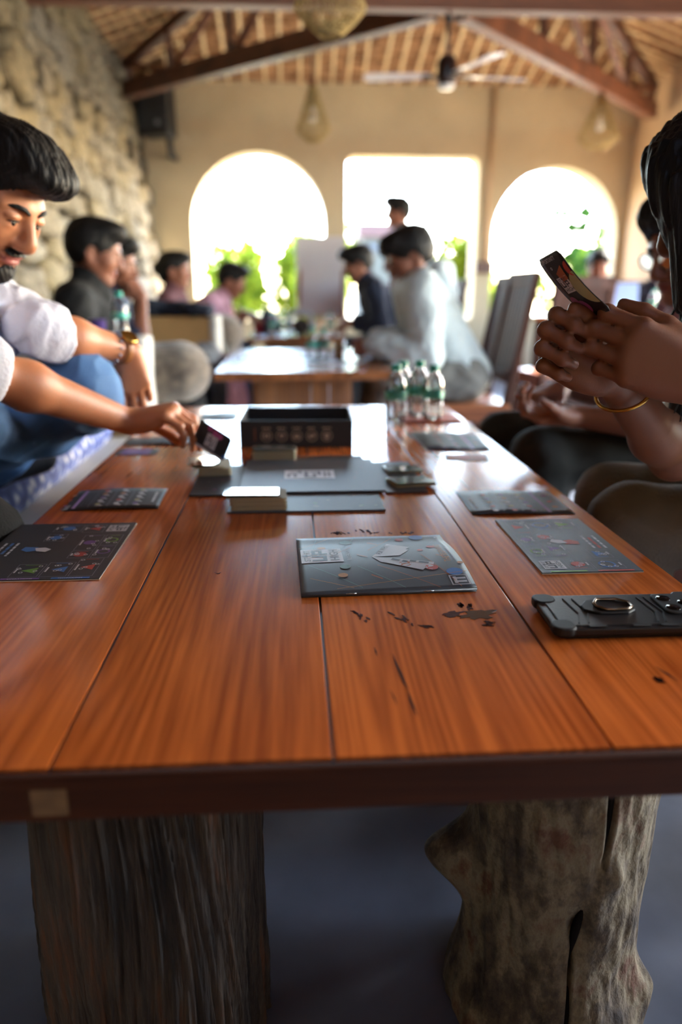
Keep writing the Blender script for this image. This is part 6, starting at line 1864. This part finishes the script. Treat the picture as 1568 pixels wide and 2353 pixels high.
def bush(loc, rx, ry, h, n, size, label, seed, group='bushes outside the windows', m_=None):
    t = thing('leafy_bush', label, 'bush', loc, 0, group)
    rs = np.random.RandomState(seed)
    nb = 9; st = MB(); cents = []
    for k in range(nb):
        a = rs.uniform(0, 6.28); rr = rs.uniform(0.2, 0.8); top = (rx * rr * math.cos(a), ry * rr * math.sin(a), h * rs.uniform(0.55, 0.95))
        st.tube([(0.1 * math.cos(a), 0.1 * math.sin(a), 0), (top[0] * 0.5, top[1] * 0.5, top[2] * 0.55), top], [0.02, 0.014, 0.006], 6); cents.append(top)
    for c in cents[:]: pass
    st.build('stems', mat('bush_stem', '#5f4a30', 0.9), t, True)['kind'] = 'stuff'
    d = rs.normal(size=(n, 3)); d /= np.linalg.norm(d, axis=1)[:, None]
    r_ = rs.uniform(0.35, 1.0, n) ** 0.5
    C = np.array(cents)[rs.randint(0, nb, n)] * np.array([1, 1, 0.85]) + d * r_[:, None] * np.array([rx * 0.45, ry * 0.5, h * 0.30])
    C[:, 2] = np.clip(C[:, 2], 0.05, None)
    u = rs.normal(size=(n, 3)); u /= np.linalg.norm(u, axis=1)[:, None]; w_ = np.cross(u, rs.normal(size=(n, 3))); w_ /= np.linalg.norm(w_, axis=1)[:, None]
    sz = size * rs.uniform(0.7, 1.3, n)[:, None]
    nn = np.cross(u, w_)
    V = np.stack([C - u * sz, C + w_ * sz * 0.45 + nn * sz * 0.12, C + u * sz, C - w_ * sz * 0.45 + nn * sz * 0.12], 1).reshape(-1, 3)
    fast_mesh('foliage', V, np.arange(4 * n).reshape(-1, 4), m_ or LEAF, t, False)['kind'] = 'stuff'
bush((-0.72, 9.9, -0.07), 0.46, 0.5, 1.62, 2000, 0.075, 'low yellow-green bush outside the first arched window', 1)
bush((0.10, 9.6, -0.07), 0.42, 0.5, 1.78, 2000, 0.075, 'taller yellow-green bush outside beside the white board', 2)
bush((0.72, 11.5, -0.07), 0.22, 0.3, 2.1, 700, 0.07, 'slim green bush outside at the edge of the square window', 5)
bush((2.25, 9.3, -0.07), 0.45, 0.4, 1.65, 2600, 0.075, 'green bush outside under the second arch beside the chair backs', 3)
bush((3.75, 9.7, -0.07), 0.55, 0.5, 1.75, 3000, 0.075, 'green bush outside the second arch behind the laptop', 4)
# climbing vine with large leaves in the second arch
vn = thing('climbing_vine', 'large-leaved vine hanging outside the second arched window', 'vine', (3.28, 8.75, -0.07))
stem_pts = [(0.52, 0.05, 0), (0.50, 0, 0.9), (0.42, -0.05, 1.5), (0.25, -0.05, 1.9), (0.0, -0.05, 2.1), (-0.25, 0, 2.12)]
MB().tube(stem_pts, [0.02, 0.018, 0.014, 0.011, 0.008, 0.004], 7).build('vine_stem', mat('vine_stem', '#5b4b32', 0.9), vn, True)
lm = bpy.data.meshes.new('leaf')
lv = [(0, 0, 0), (0.05, 0.03, 0.012), (0.075, 0.09, 0.0), (0.03, 0.11, 0.01), (0, 0.17, -0.012), (-0.03, 0.11, 0.01), (-0.075, 0.09, 0.0), (-0.05, 0.03, 0.012), (0, 0.08, -0.008)]
lm.from_pydata(lv, [], [(8, i, i + 1) for i in range(0, 7)] + [(8, 7, 0)]); lm.materials.append(LEAF2); lm.update()
rg = random.Random(8)
for k in range(34):
    s_ = rg.uniform(0.25, 1.0); i = min(int(s_ * 5), 4); q = Vector(stem_pts[i]).lerp(Vector(stem_pts[i + 1]), s_ * 5 - i)
    o = bpy.data.objects.new('leaf', lm); link(o, vn)
    o.location = q + Vector((rg.uniform(-0.36, 0.22), rg.uniform(-0.12, 0.12), rg.uniform(-0.75, 0.14)))
    o.rotation_euler = (rg.uniform(-2.2, -0.6), rg.uniform(-0.6, 0.6), rg.uniform(-1.2, 1.2)); sc = rg.uniform(0.9, 1.5); o.scale = (sc, sc, sc)
# small outbuilding seen through the square window
t = thing('outbuilding', 'small grey outbuilding with a red-brown roof edge seen through the square window', 'building', (1.74, 14.5, -0.07))
MB().box((0, 0, 0.95), (1.05, 1.6, 1.9)).build('wall', mat('grey_render', '#4a4c4b', 0.9, var=0.2, scale=3), t)
MB().box((0, 0, 2.0), (1.2, 1.8, 0.22)).build('roof', mat('red_brown_sheet', '#4a3536', 0.7), t, bevel=0.01)
MB().box((0, -0.81, 1.72), (1.05, 0.03, 0.10)).build('lintel', mat('slate_blue_paint', '#39404a', 0.7), t)
MB().box((-0.2, -0.81, 0.8), (0.5, 0.03, 1.6)).build('door', mat('grey_door', '#3c3f3c', 0.7), t)
